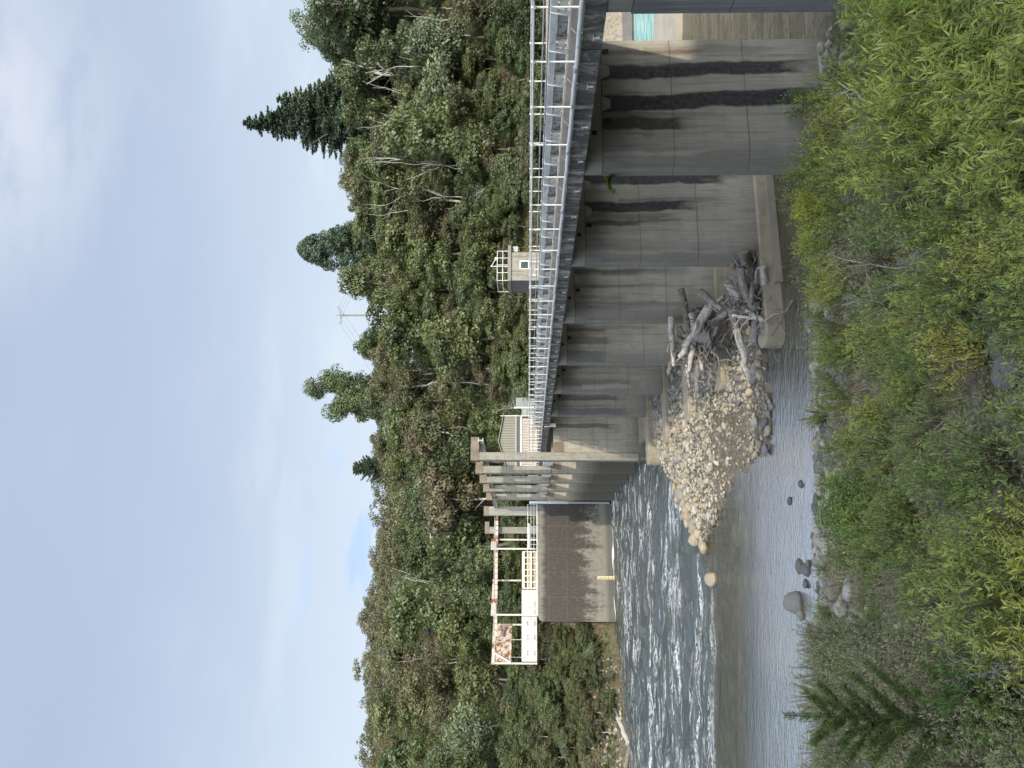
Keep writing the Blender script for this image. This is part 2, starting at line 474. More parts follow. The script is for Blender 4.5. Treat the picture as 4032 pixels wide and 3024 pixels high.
k.build('kerb', kerb_m, bd, bevel=.015)
# small brackets on the beam face
mat_galv = simple('galvanised_steel', (.40, .42, .43), .5, .35, .3, 7, .10, (.2, .13, .07))
mat_galv_l = simple('pale_galvanised_steel', (.74, .74, .71), .45, .1, .2, 7, .12, (.3, .22, .12))
mat_grey_steel = simple('grey_channel_steel', (.54, .57, .58), .55, .1, .28, 5, .12, (.16, .11, .07), (1, .3, 1))
mat_white = simple('white_paint', (.76, .75, .71), .5, 0, .15, 4, .15, (.4, .25, .12))
mat_pipe = simple('galvanised_pipe', (.66, .68, .68), .42, .2, .22, 9, .08, (.22, .2, .17), (1, .3, 1))
proto = None
for j in range(28):
    aa = 10.9 + j*1.53
    if aa > 57: break
    b = MB().box(-.04, -.002, aa-A0-.015, aa-A0+.015, -1.46-zb, -1.34-zb)
    b.box(-.05, -.003, aa-A0-.06, aa-A0+.06, -1.34-zb, -1.325-zb)
    b.build('drip_bracket', mat_white, bd)

# service pipe along the deck edge
pp = empty('service_pipe', BF(-.08, A0, -1.03), TH, 'pale galvanised service pipe running along the outer deck edge', 'pipe')
def sag(L, n, amp, seed, r):
    return [(math.sin(i*1.7+seed)*amp*.5, L*i/n, math.sin(i*2.3+seed)*amp) for i in range(n+1)]
cyl_smooth(MB().tube(sag(57.4-A0, 60, .008, 1, 0), .048, 12).build('pipe_run', mat_pipe, pp))
for j in range(16):
    aa = 2.0 + j*3.15
    if aa > 49: break
    cyl_smooth(MB().tube([(0, aa, 0), (0, aa+.14, 0)], .062, 12).build('coupling', mat_galv, pp))
for j in range(32):
    aa = 1.2 + j*1.55
    if aa > 49: break
    MB().tube([(.05, aa, .02), (.14, aa-.1, .16)], .012, 5).box(-.02, .1, aa-.03, aa+.03, -.075, -.05).build('pipe_clip', mat_galv, pp)

# handrails: near and far
def handrail(s, a0, a1, zbase, ztop, zmid, sp, r, label, cat, first, mats=None, group=None):
    e = empty('handrail', BF(s, a0, zbase), TH, label, cat, group)
    L = a1-a0; n = int(L/1.0)
    m1, m2 = mats or (mat_galv_l, mat_galv)
    cyl_smooth(MB().tube([(0, L*i/n, ztop-zbase) for i in range(n+1)], r, 8).build('top_rail', m1, e))
    for zm in zmid:
        cyl_smooth(MB().tube([(0, L*i/n, zm-zbase) for i in range(n+1)], r*.9, 8).build('mid_rail', m2, e))
    me = None; k = 0
    while first + k*sp < L:
        y = first + k*sp
        if me is None:
            mb = MB().tube([(0, 0, 0), (0, 0, ztop-zbase)], r*.95, 8)
            mb.tube([(0, 0, ztop-zbase-.045), (0, 0, ztop-zbase+.045)], r*1.45, 8)
            mb.tube([(0, 0, 0), (0, 0, .03)], r*1.8, 8)
            o = mb.build('post', m1, e); cyl_smooth(o); me = o.data
            o.location = (0, y, 0)
        else:
            link('post', me, None, e, (0, y, 0))
        k += 1
    return e
handrail(.05, A0, 82.3, -1.05, -.115, [-.41], 1.56, .021, 'near handrail of the bridge with pale posts on the downstream edge', 'handrail', 6.73-.0)
handrail(3.85, A0, 82.3, -1.0, -.1, [-.42, -.7], 1.63, .021, 'far handrail along the upstream side of the footbridge', 'handrail', .9)

# low grey steel barrier standing just behind the near handrail
gb = empty('steel_barrier', BF(.42, A0, -1.02), TH, 'low grey steel channel barrier on slanted posts along the deck', 'barrier')
LB = 57.3 - A0; zb = -1.02
ch = MB()
ch.box(-.035, .0, 0, LB, -.60-zb, -.46-zb); ch.box(.002, .10, 0, LB, -.475-zb, -.455-zb); ch.box(.002, .10, 0, LB, -.605-zb, -.585-zb)
ch.build('channel_beam', mat_grey_steel, gb)
pm = wm = gm = None
mat_panel = simple('dull_steel_panel', (.30, .33, .33), .6, .1, .3, 4, .02, (.1, .07, .05))
mat_block = simple('pale_block', (.62, .60, .54), .7, 0, .3, 5, .2, (.3, .2, .1))
for j in range(44):
    y = .55 + j*1.115
    if y > LB-.3: break
    if pm is None:
        b = MB()
        # slanted flat post: leans toward the walkway, wider at its foot
        b.hexa([(-.15, -.012, .02), (-.03, -.012, .02), (-.03, .012, .02), (-.15, .012, .02),
                (-.06, -.012, -.41-zb), (.06, -.012, -.41-zb), (.06, .012, -.41-zb), (-.06, .012, -.41-zb)])
        b.box(-.075, .075, -.05, -.014, -.43-zb, -.40-zb)
        o = b.build('barrier_post', mat_grey_steel, gb); pm = o.data; o.location = (0, y, 0)
        p = MB().box(.02, .035, .1, .78, -.82-zb, -.612-zb).box(.037, .07, .1, .78, -.83-zb, -.80-zb)
        p.box(.0, .08, .72, .80, -.84-zb, -.606-zb)
        o = p.build('steel_panel', mat_panel, gb); wm = o.data; o.location = (0, y, 0)
        q = MB().box(-.02, .06, .84, 1.0, -.80-zb, -.64-zb).box(-.03, .07, 1.0, 1.03, -.83-zb, -.61-zb).box(-.03, .07, .815, .838, -.83-zb, -.61-zb)
        o = q.build('stop_block', mat_block, gb); gm = o.data; o.location = (0, y, 0)
    else:
        link('barrier_post', pm, None, gb, (0, y, 0)); link('steel_panel', wm, None, gb, (0, y, 0)); link('stop_block', gm, None, gb, (0, y, 0))

# ------------------------------------------------------------------ far river wall (abutment)
AW = 82.6
rw = empty('river_wall', BF(-14.9, AW, -9.5), TH, 'dark stained concrete river wall rising from the rapids', 'wall')
wl = 14.9-2.83
zt = -1.1+9.5
def wall_mat():
    m, t, out = new_mat('river_wall_concrete')
    o = t.obj(); x, y, z = t.xyz(o)
    big = t.noise(o, .5, 5, .6, .3); mid = t.noise(o, 2.2, 6, .65)
    vert = t.noise(t.vm('MULTIPLY', o, (1.1, 1, .22)), 1.0, 7, .72, .4)
    c = t.mix(t.lin(mid, .3, .7), (.21, .197, .165), (.135, .128, .106))
    # broad brown-black stain over the upper two thirds, ragged lower edge
    zz = t.m('ADD', z, t.m('ADD', t.m('MULTIPLY', t.m('SUBTRACT', vert, .5), 9.0), t.m('MULTIPLY', t.m('SUBTRACT', mid, .5), 3.0)))
    f = t.m('MULTIPLY', t.smooth(zz, 2.2, 3.9), t.smooth(t.m('ADD', z, t.m('MULTIPLY', t.m('SUBTRACT', vert, .5), 1.5)), 8.3, 7.5))
    f = t.m('MULTIPLY', f, t.lin(t.noise(t.vm('MULTIPLY', o, (2.2, 1, .8)), 2.5, 7, .72),   .30, .5, .68, 1.0))
    c = t.mix(t.m('MULTIPLY', f, .97), c, (.050, .043, .037))
    blot = t.m('MULTIPLY', t.smooth(mid, .52, .62), t.smooth(x, 6.2, 9.5))
    blot = t.m('MULTIPLY', blot, t.smooth(z, 1.2, 3.2))
    c = t.mix(t.m('MULTIPLY', blot, .8), c, (.042, .044, .045))
    wt = t.m('ADD', z, t.m('MULTIPLY', t.m('SUBTRACT', mid, .5), .7))
    c = t.mix(t.m('MULTIPLY', t.smooth(wt, 1.5, .9), .7), c, (.055, .058, .05))   # darker band at the waterline
    for jz in (7.3, 5.4, 3.4, 1.6):
        d = t.m('ABSOLUTE', t.m('SUBTRACT', z, jz)); c = t.mix(t.m('MULTIPLY', t.smooth(d, .04, .015), .22), c, (.17, .16, .14))
    for jx in (2.4, 4.9, 7.3, 9.7):
        d = t.m('ABSOLUTE', t.m('SUBTRACT', x, jx)); c = t.mix(t.m('MULTIPLY', t.m('MULTIPLY', t.smooth(d, .05, .02), t.smooth(mid, .45, .6)), .4), c, (.19, .18, .155))
    principled(t, out, c, .88, 0, t.bump(t.noise(o, 20, 5), .4, .02), .25)
    return m
wm_ = wall_mat()
poly = [(0, -1.5), (wl, -1.5), (wl, zt), (.45, zt), (.12, zt-.12), (0, zt-.45)]
MB().prism_xz(poly, 0, 2.0).build('wall_panel', wm_, rw)
MB().box(.5, wl, -.02, 2.02, zt+.003, zt+.09).build('coping', concrete('coping_concrete', (.36, .34, .29), vstreak=.2), rw)
# staff gauge: yellow painted board with black marks
sg = empty('staff_gauge', BF(-10.5, AW-.03, -9.0), TH, 'yellow and white staff gauge board on the river wall foot', 'gauge')
MB().box(-.17, .17, -.05, -.005, 0, 1.72).build('board', simple('gauge_yellow', (.50, .43, .25), .6, 0, .15), sg)
gk = MB()
for i in range(8):
    gk.box(-.13, -.02 if i % 2 else .08, -.056, -.052, .12+i*.2, .19+i*.2)
gk.build('scale_marks', simple('gauge_black', (.05, .04, .03), .7), sg)
gt = empty('gate_guide', BF(-2.75, AW-.22, -9.0), TH, 'pale blue steel guide pipe standing at the right corner of the river wall', 'guide')
o = MB().tube([(0, 0, .3), (0, 0, 4.6)], .10, 8).build('lower_tube', simple('bluish_steel', (.42, .48, .53), .4, .4, .2), gt); cyl_smooth(o)
o = MB().tube([(0, 0, 4.62), (0, 0, 8.85)], .14, 8).build('upper_tube', simple('pale_bluish_steel', (.58, .65, .70), .4, .3, .2), gt); cyl_smooth(o)

# white gauge board hanging at the deck edge beside the tallest gate pier
wb = empty('notice_board', BF(-.06, 54.9, -2.0), TH, 'narrow white gauge board fixed to the deck edge by the tallest column', 'board')
MB().box(-.02, .24, -.03, 0, -.02, .80).build('board', mat_white, wb)
gk = MB()
for i, w in enumerate((.05, .09, .05, .05, .09)):
    gk.box(.09, .09+w, -.036, -.032, .12+i*.13, .15+i*.13)
gk.build('scale_marks', simple('faded_ink', (.25, .25, .25), .7), wb)

# end tower columns on the wall terrace
for (s, a, w, lab) in ((-3.95, 84.6, .98, 'wide shaded concrete column standing at the right end of the river wall'),
                       (-5.75, 87.0, .72, 'single grey concrete column with a short cap, left of the row of columns')):
    e = empty('concrete_column', BF(s, a, -1.12), TH, lab, 'column', 'concrete columns on the wall terrace')
    MB().box(0, w, 0, .7, 0, 5.45).build('column', concrete('grey_tower_concrete', (.25, .245, .215), blotch=.7, vstreak=.8), e, bevel=.03)
    if w < .9: MB().box(-.02, 1.3, -.03, .73, 5.452, 5.95).build('cap_beam', mat_towercap, e)
    else: MB().box(-.02, 1.0, -.03, .73, 5.452, 5.95).build('cap_beam', mat_towercap, e)

# ------------------------------------------------------------------ gantry, stop logs, rails on the terrace
rust = (.20, .075, .035)
mat_gantry = simple('white_rusting_steel', (.46, .42, .37), .55, 0, .12, 2.2, .30, rust)
mat_gantry_clean = simple('cream_steel', (.46, .44, .39), .55, 0, .10, 2.2, .08, rust)
mat_rustpanel = simple('peeling_white_panel', (.46, .40, .33), .6, 0, .3, 3.6, .50, rust)
rb = empty('runway_beam', BF(-.75, 56.5, 3.3), TH, 'rust stained white crane runway beam hung under the column caps and portal frames', 'beam')
def ibeam(mb, p0, p1, w, h):
    """I-section between two points in plan at z 0..h"""
    p0 = Vector(p0); p1 = Vector(p1); d = (p1-p0).normalized(); n = Vector((-d.y, d.x, 0))
    for (hw, z0, z1) in ((w/2, 0, .05), (.03, .053, h-.053), (w/2, h-.05, h)):
        q = [p0-n*hw, p1-n*hw, p1+n*hw, p0+n*hw]
        mb.hexa([(v.x, v.y, z0+p0.z) for v in q] + [(v.x, v.y, z1+p0.z) for v in q])
mb = MB(); ibeam(mb, (0, 0, 0), (-2.2, 27.5, 0), .34, .38); mb.build('long_beam', mat_gantry, rb)
mb = MB(); ibeam(mb, (-2.6, 29.6, .0), (-15.9, 29.9, 0), .30, .42); mb.build('wall_beam', mat_gantry, rb)
mb = MB()
for k in range(7): ibeam(mb, (-2.2-.4*math.sin(k*.22)*k/6, 27.5+2.1*k/7, 0), (-2.2-.4*math.sin((k+1)*.22)*(k+1)/6, 27.5+2.1*(k+1)/7, 0), .3, .40)
mb.build('bend', mat_gantry, rb)
mb = MB()
for k in range(22): mb.box(-3-k*.58-.03, -3-k*.58+.03, 29.45, 29.49, .02, .3)
mb.build('trolley_clip', simple('rust', rust, .8), rb)

def portal(sA, aA, sB, aB, ztop, zA, zB, beam_h, label, panel=None):
    e = empty('portal_frame', BF(sA, aA, zA), TH, label, 'portal frame', 'white portal frames of the gantry')
    dz = zA
    w = .17
    def post(x, y, z0, z1, m):
        b = MB(); b.box(x-w/2, x+w/2, y-w/2, y-w/2+.025, z0, z1); b.box(x-w/2, x+w/2, y+w/2-.025, y+w/2, z0, z1); b.box(x-.03, x+.03, y-w/2+.027, y+w/2-.027, z0, z1)
        b.build('post', m, e)
    post(0, 0, 0, ztop-beam_h-dz, mat_gantry_clean)
    X, Y = sB-sA, aB-aA
    post(X, Y, zB-dz, ztop-beam_h-dz, mat_gantry)
    d = Vector((X, Y, 0)).normalized(); n = Vector((-d.y, d.x, 0))*.09
    A = Vector((0, 0, 0))-d*.1; B = Vector((X, Y, 0))+d*.1
    q = [A-n, B-n, B+n, A+n]
    MB().hexa([(v.x, v.y, ztop-beam_h-dz+.002) for v in q]+[(v.x, v.y, ztop-dz) for v in q]).build('crossbeam', mat_gantry, e)
    if panel:
        z0, z1 = panel
        A = Vector((0, 0, 0))+d*.12; B = Vector((X, Y, 0))-d*.12; n2 = n*.25
        q = [A-n2, B-n2, B+n2, A+n2]
        MB().hexa([(v.x, v.y, z0-dz) for v in q]+[(v.x, v.y, z1-dz) for v in q]).build('sheet_panel', mat_rustpanel, e)
        mb = MB(); mb.tube([(X*.25, Y*.25-.25, z1-dz), (X*.02, Y*.02-.25, z0-dz)], .12, 4); mb.build('brace', mat_gantry_clean, e)
        # square hollow
    return e
portal(-7.5, 85.0, -6.45, 86.6, 4.05, -1.1, -1.1, .62, 'narrow white portal frame beside the single grey column')
portal(-14.37, 85.0, -10.84, 88.8, 3.95, -1.1, -1.1, .55, 'middle white portal frame with a rusty crossbeam over the stop logs')
portal(-19.3, 85.6, -15.6, 89.0, 3.85, -1.0, -1.1, .35, 'leftmost white portal frame holding a rust eaten white sheet', (1.75, 3.45))
tk = empty('open_hoop', BF(-16.9, 85.2, .6), TH, 'thin open steel hoop above the white stop log', 'hoop')
MB().tube([(0, 0, 0), (0, 0, 1.25), (-1.75, 0, 1.25), (-1.75, 0, 0)], .028, 5).build('hoop', mat_galv_l, tk)

# cream stop log with open cells
cl = empty('stop_log', BF(-11.68, 85.6, -1.0), TH, 'cream ribbed stop log with open cells facing the river', 'stop log')
mc = simple('cream_paint', (.66, .62, .48), .5, 0, .1, 2, .1, (.3, .2, .08)); mcw = simple('pale_cream_paint', (.58, .56, .49), .5, 0, .1, 2)
Wc = 3.95; Hc = 1.62; D = .5
MB().box(0, Wc, D, D+.04, 0, Hc).build('back_plate', simple('tan_back_plate', (.36, .30, .19), .6, 0, .2, 2), cl)
MB().box(0, Wc, 0, D-.002, Hc-.28, Hc).build('top_flange', mcw, cl)
MB().box(0, Wc, .0, D-.002, .0, .12).build('bottom_flange', mcw, cl)
MB().box(0, Wc, -.01, D-.002, .55, .70).build('middle_flange', mcw, cl)
for k in range(7):
    x = k*(Wc-.10)/6
    MB().box(x, x+.10, .02, D-.004, .123, .547).box(x, x+.10, .02, D-.004, .703, Hc-.283).build('rib', mc, cl)
# white stop log, plain side out, with grey clamps
wlg = empty('stop_log', BF(-19.2, 86.2, -1.0), TH, 'long plain white stop log with grey clamps left of the cream one', 'stop log')
mw2 = simple('chalky_white_paint', (.43, .43, .41), .6, 0, .12, 1.2, .04, (.4, .36, .3))
MB().box(0, 7.4, 0, .5, 0, 1.66).build('skin_plate', mw2, wlg, bevel=.01)
for k, x in enumerate((.9, 2.5, 3.9, 5.0, 6.0)):
    b = MB().box(x-.05, x+.05, -.12, -.01, .25, 1.2).box(x-.22, x+.22, -.16, -.012, 1.05, 1.13).box(x-.22, x+.22, -.16, -.012, .32, .40)
    b.build('clamp', mat_grey_steel, wlg)

# guard rail on the wall edge, built along local y then turned to follow the wall
def wallrail(s1, s0, a, z0, label):
    e = empty('guard_rail', BF(s1, a, z0), TH, label, 'guard rail')
    L = s1-s0
    for z, r in ((1.02, .028), (.68, .02), (.36, .02), (.05, .03)):
        cyl_smooth(MB().tube([(-L, 0, z), (0, 0, z)], r, 6).build('rail', mat_galv_l, e))
    k = 0; me = None
    while k*1.18 <= L:
        if me is None: o = MB().tube([(0, 0, 0), (0, 0, 1.04)], .026, 6).build('post', mat_galv, e); me = o.data
        else: link('post', me, None, e, (-k*1.18, 0, 0))
        k += 1
    return e
wallrail(-2.9, -14.3, AW+.25, -1.02, 'galvanised guard rail along the top of the river wall')
lp = empty('pipe', BF(-4.9, AW+.9, -.5), TH, 'pale grey fat pipe behind the guard rail of the river wall', 'pipe')
cyl_smooth(MB().tube([(-2.6, 0, .38), (0, 0, .38)], .13, 10).build('pipe_run', mat_pipe, lp))
MB().tube([(-.3, 0, -.6), (-.3, 0, .3)], .05, 6).tube([(-2.2, 0, -.6), (-2.2, 0, .3)], .05, 6).build('pipe_support', mat_galv, lp)

# ------------------------------------------------------------------ shed at the bridge end
sh = empty('shed', (-10.5, 95.0, -1.2), R(9), 'olive green gabled steel shed over a pale ribbed wall at the bridge end', 'shed')
W = 6.5
m_clad, t, out = new_mat('olive_cladding')
x, y, z = t.xyz(t.obj())
fr = t.m('FRACT', t.m('MULTIPLY', x, 1/.33))
rib = t.smooth(t.m('ABSOLUTE', t.m('SUBTRACT', fr, .5)), .12, .2)
n1 = t.noise(t.obj(), 1.3, 4)
principled(t, out, t.mix(t.lin(n1, .3, .7), t.mix(rib, (.10, .098, .078), (.175, .168, .135)), t.mix(rib, (.115, .11, .088), (.195, .187, .15))), .55, .1, t.bump(rib, .6, .03))
MB().prism_xz([(0, 2.85), (W, 2.85), (W, 4.2), (W*.48, 4.85), (0, 3.95)], 0, 8).build('gable_cladding', m_clad, sh)
rf = MB()
for (xa, za, xb, zb2) in ((-.25, 3.98, W*.48, 4.95), (W+.2, 4.3, W*.48, 4.95)):
    rf.hexa([(xa, -.3, za), (xb, -.3, zb2), (xb, 8.3, zb2), (xa, 8.3, za), (xa, -.3, za+.09), (xb, -.3, zb2+.09), (xb, 8.3, zb2+.09), (xa, 8.3, za+.09)])
rf.build('roof', simple('olive_trim', (.20, .195, .165), .5), sh)
MB().box(-.06, W+.06, -.08, -.003, 2.62, 2.84).build('fascia', simple('grey_trim', (.26, .26, .225), .5), sh)
MB().box(.0, W, .05, 7.8, 2.2, 2.61).build('louvre_band', simple('dark_louvre', (.10, .092, .078), .7, 0, .5, 20), sh)
MB().box(-.05, W-.1, -.10, .04, 1.92, 2.18).build('blue_grey_beam', simple('blue_grey_paint', (.42, .47, .54), .5), sh)
slat_m = simple('pale_pink_slats', (.52, .45, .385), .65, 0, .2, 3, .12, (.35, .16, .09))
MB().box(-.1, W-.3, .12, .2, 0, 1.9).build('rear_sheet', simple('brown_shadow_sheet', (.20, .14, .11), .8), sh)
mb = MB()
for k in range(30): mb.box(-.05+k*.206, .07+k*.206, -.02, .10, .0, 1.9)
mb.build('slat_panel', slat_m, sh)
MB().box(-.1, W-.3, -.06, -.025, .62, .72).build('slat_rail', slat_m, sh)
MB().box(W-.2, W+1.1, -.02, 3.0, .0, 2.0).build('side_wall', concrete('shed_concrete', (.26, .26, .23), vstreak=.3), sh)
mb = MB()   # scribbled chalk mark on the side wall
pts = [(W+.2, -.03, 1.6), (W+.45, -.03, 1.72), (W+.3, -.03, 1.45), (W+.55, -.03, 1.5), (W+.5, -.03, 1.7), (W+.7, -.03, 1.42)]
mb.tube(pts, .022, 4); mb.build('scribble', mat_white, sh)
MB().box(W+1.12, W+2.4, .5, 4, 0, 2.75).build('annexe', simple('grey_annexe', (.22, .235, .23), .6), sh)
MB().tube([(W-.1, -.2, 0), (W-.1, -.2, 4.75)], .05, 6).build('vent_pipe', mat_white, sh)
MB().box(W+.9, W+1.1, -.15, -.03, 0, 3.0).build('glass_edge', simple('pale_blue_edge', (.5, .58, .62), .4), sh)

# ------------------------------------------------------------------ hut on the upstream platform
hx, hy = .1407*44.0, 44.0
hs, ha = toBF(hx, hy)
tag(MB().box(-.6, 6.5, -7, 5.5, -8.0, -.02).build('upstream_platform', concrete('platform_concrete', (.42, .39, .33), vstreak=.3, blotch=.6), None, loc=BF(hs, ha, -1.0), rz=TH),
    'pale concrete intake platform behind the footbridge, under the small hut', 'platform')
hut = empty('concrete_hut', BF(hs, ha, -1.0), TH, 'small square lichen pale concrete hut with a railing on its roof', 'hut')
hm = concrete('hut_concrete', (.29, .275, .235), blotch=1.0, vstreak=.9, moss=.45)
hd = concrete('hut_concrete_shaded', (.13, .13, .125), blotch=.6, vstreak=.8)  # darker concrete: the shade on the hut's side is put into its colour
MB().box(.003, 1.82, .002, 1.9, 0, 2.0).build('wall', hm, hut)
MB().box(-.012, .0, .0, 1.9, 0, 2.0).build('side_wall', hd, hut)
mb = MB().box(-.06, 2.25, -.1, 2.0, 2.003, 2.2); mb.build('roof', concrete('hut_roof_concrete', (.24, .23, .2), vstreak=.6), hut, bevel=.01)
wn = MB().box(.75, 1.2, -.03, -.003, .98, 1.42).build('window', simple('dark_pane', (.06, .08, .09), .15), hut)
MB().box(.70, 1.25, -.05, -.031, 1.42, 1.48).box(.70, .748, -.05, -.031, .92, 1.42).box(1.202, 1.25, -.05, -.031, .92, 1.42).box(.749, 1.201, -.05, -.031, .92, .97).build('frame', mat_white, wn)
mb = MB()
for x in (0, .5, 1.0, 1.45, 1.9): mb.tube([(x, .0, 2.2), (x, 0, 2.85)], .02, 5)
for z in (2.5, 2.83): mb.tube([(0, 0, z), (1.9, 0, z)], .018, 5); mb.tube([(0, 0, z), (0, 1.8, z)], .018, 5)
mb.tube([(0, 1.8, 2.2), (0, 1.8, 2.85)], .02, 5)
mb.build('roof_railing', mat_galv_l, hut)
mb = MB().tube([(.95, .1, 2.2), (.95, .1, 3.25)], .022, 5).tube([(.95, .1, 3.2), (1.4, .1, 2.95)], .018, 5)
o = mb.build('lamp_bracket', mat_white, hut)
bpy.ops.mesh.primitive_uv_sphere_add(segments=10, ring_count=6, radius=.1)
lampo = bpy.context.object; lampo.name = 'lamp'; lampo.parent = hut; lampo.location = (1.45, .1, 2.9); lampo.data.materials.append(mat_white)
MB().tube([(2.15, .5, 2.0), (2.15, .5, 1.5)], .06, 8).box(2.0, 2.35, .3, .6, 1.6, 1.9).build('cable_box', mat_galv, hut)

# ------------------------------------------------------------------ upstream side seen through the nearest bay
uw = empty('spillway_wall', (26.5, 63.0, -9.6), R(4), 'mottled pale concrete wall beyond the nearest open bay', 'wall')
MB().box(0, 16, 0, 2, 0, 8.0).build('wall_panel', concrete('mottled_concrete', (.34, .295, .24), blotch=1.0, vstreak=.4, moss=.7), uw)
MB().box(-.01, 16.01, -.35, -.003, 0, 1.5).build('wall_toe', concrete('toe_concrete', (.16, .16, .15), vstreak=.3), uw)
rp = empty('concrete_ramp', (18.5, 42, -9.4), R(-8), 'pale concrete wedge ramp beside the turquoise spill water', 'ramp')
MB().hexa([(0, 0, 0), (9, 0, 0), (9, 8, 0), (0, 8, 0), (0, 0, 1.0), (9, 0, 1.0), (9, 8, 1.0), (0, 8, 1.0)]).build('ramp_slab', concrete('ramp_concrete', (.36, .325, .26), vstreak=.15), rp)

# ------------------------------------------------------------------ terrain
def interp(x, pts):
    xs = [p[0] for p in pts]; ys = [p[1] for p in pts]
    return float(np.interp(x, xs, ys))
NEAR = [(-80, 26), (-45, 24), (-21, 16.2), (-9, 4), (-3, -1.4), (.8, -1.85), (3, -2.7), (6, -4.6), (12, -6.2), (18, -7.6), (22.3, -8.62), (24, -9.0), (27, -9.45), (32, -9.75)]  # rise behind the camera is unseen, shaped to shade the near bank
FAR = [(-.75, [(52, -9.75), (58, -8.6), (66, -6.2), (78, -2.5), (105, 4), (150, 18), (230, 45), (320, 36)]),
       (-.55, [(58, -9.75), (64, -8.6), (70, -6.5), (80, -2.5), (105, 3), (150, 17), (230, 44), (320, 36)]),
       (-.42, [(65, -9.75), (70, -8.4), (75, -5.2), (83, -1.5), (97, -.8), (150, 15), (235, 46), (320, 38)]),
       (-.335, [(73, -9.75), (76, -8.6), (80, -4.6), (85, -1.6), (98, -1.2), (150, 14), (240, 47), (320, 40)]),
       (-.312, [(78.6, -9.75), (79, -1.35), (98, -1.25), (150, 13), (240, 46), (320, 40)]),
       (-.17, [(80.6, -9.75), (81, -1.35), (100, -1.25), (150, 13), (225, 39), (320, 36)]),
       (-.145, [(88, -9.75), (90, -1.3), (101, -1.25), (130, 8), (215, 37), (320, 36)]),
       (0, [(88, -9.75), (91, -1.25), (100, -1), (130, 11), (190, 32), (300, 30)]),
       (.06, [(88, -9.75), (92, -4), (103, 1), (160, 26), (200, 29), (300, 25)]),
       (.1, [(88, -9.75), (93, -5), (105, 3), (150, 25.5), (200, 28), (300, 22)]),
       (.2, [(88, -9.75), (94, -5), (108, 5), (150, 27.5), (200, 28), (300, 20)]),
       (.55, [(88, -9.75), (94, -5), (106, 4), (142, 28), (190, 24), (300, 20)]),
       (.8, [(86, -9.75), (92, -5), (104, 5), (140, 28), (190, 24), (300, 20)])]
def far_h(X, Y):
    t = X/max(Y, 1.0)
    t = min(max(t, FAR[0][0]), FAR[-1][0])
    for i in range(len(FAR)-1):
        if t <= FAR[i+1][0]:
            f = (t-FAR[i][0])/(FAR[i+1][0]-FAR[i][0])
            return interp(Y, FAR[i][1])*(1-f) + interp(Y, FAR[i+1][1])*f
    return interp(Y, FAR[-1][1])
BAR = [(-4.9, 47.5), (-6.2, 42.3), (-7.6, 39.6), (-7.9, 37.6), (-7.9, 36.7), (-6.9, 35.2), (-5.2, 32.6), (-3.6, 30.6), (-2.5, 26.9), (-1.6, 26.2), (-.6, 26.3), (.6, 26.6), (1.6, 27.4), (2.6, 29.6), (7.5, 31.4), (5.5, 40), (3, 52), (-1, 53)]
def seg_d(px, py):
    d = 1e9; ins = False; n = len(BAR); j = n-1
    for i in range(n):
        xi, yi = BAR[i]; xj, yj = BAR[j]
        if (yi > py) != (yj > py) and px < (xj-xi)*(py-yi)/(yj-yi)+xi: ins = not ins
        vx, vy = xj-xi, yj-yi
        u = max(0, min(1, ((px-xi)*vx+(py-yi)*vy)/(vx*vx+vy*vy)))
        d = min(d, math.hypot(px-xi-u*vx, py-yi-u*vy)); j = i
    return d if ins else -d
def near_h(X, Y):
    sh = .06*min(X, 6) + .5*mnoise.noise(Vector((X*.22, 3.1, 0)))
    z = interp(Y-sh if Y > 8 else Y-sh*max(0, Y)/8, NEAR)
    if Y < 24: z += .16*vnoise(X*.45, Y*.45, 2) * (1 if Y > 2 else .3)
    if Y < -4: z += 1.0*vnoise(X*.12, Y*.12, 5)
    return z
def ground_h(X, Y):
    if Y < 40:
        z = near_h(X, Y)
    else:
        z = far_h(X, Y)
        if Y > 98: z += 1.6*vnoise(X*.03, Y*.03, 9)
    if 24 < Y < 56 and -12 < X < 10:
        d = seg_d(X, Y)+.55*vnoise(X*.7, Y*.7, 14)
        if d > -1.4:
            hb = -9.5 + .95*min(1, (d+1.4)/1.4) + .30*max(0, min(1, d/3.0)) + .06*vnoise(X*.8, Y*.8, 4)
            z = max(z, hb)
    return z
xs = np.unique(np.concatenate([np.arange(-260, -60, 8), np.arange(-60, -32, 2.0), np.arange(-32, 26, .55), np.arange(26, 60, 1.5), np.arange(60, 270, 8)]))
ys = np.unique(np.concatenate([np.arange(-80, -4, 3.0), np.arange(-4, 56, .5), np.arange(56, 100, 1.0), np.arange(100, 420, 6)]))
nx, ny = len(xs), len(ys)
V = np.zeros((nx*ny, 3), np.float32)
for j, yy in enumerate(ys):
    for i, xx in enumerate(xs):
        V[j*nx+i] = (xx, yy, ground_h(float(xx), float(yy)))
jj, ii = np.meshgrid(np.arange(ny-1), np.arange(nx-1), indexing='ij')
b0 = (jj*nx+ii).ravel()
Fq = np.stack([b0, b0+1, b0+nx+1, b0+nx], 1)
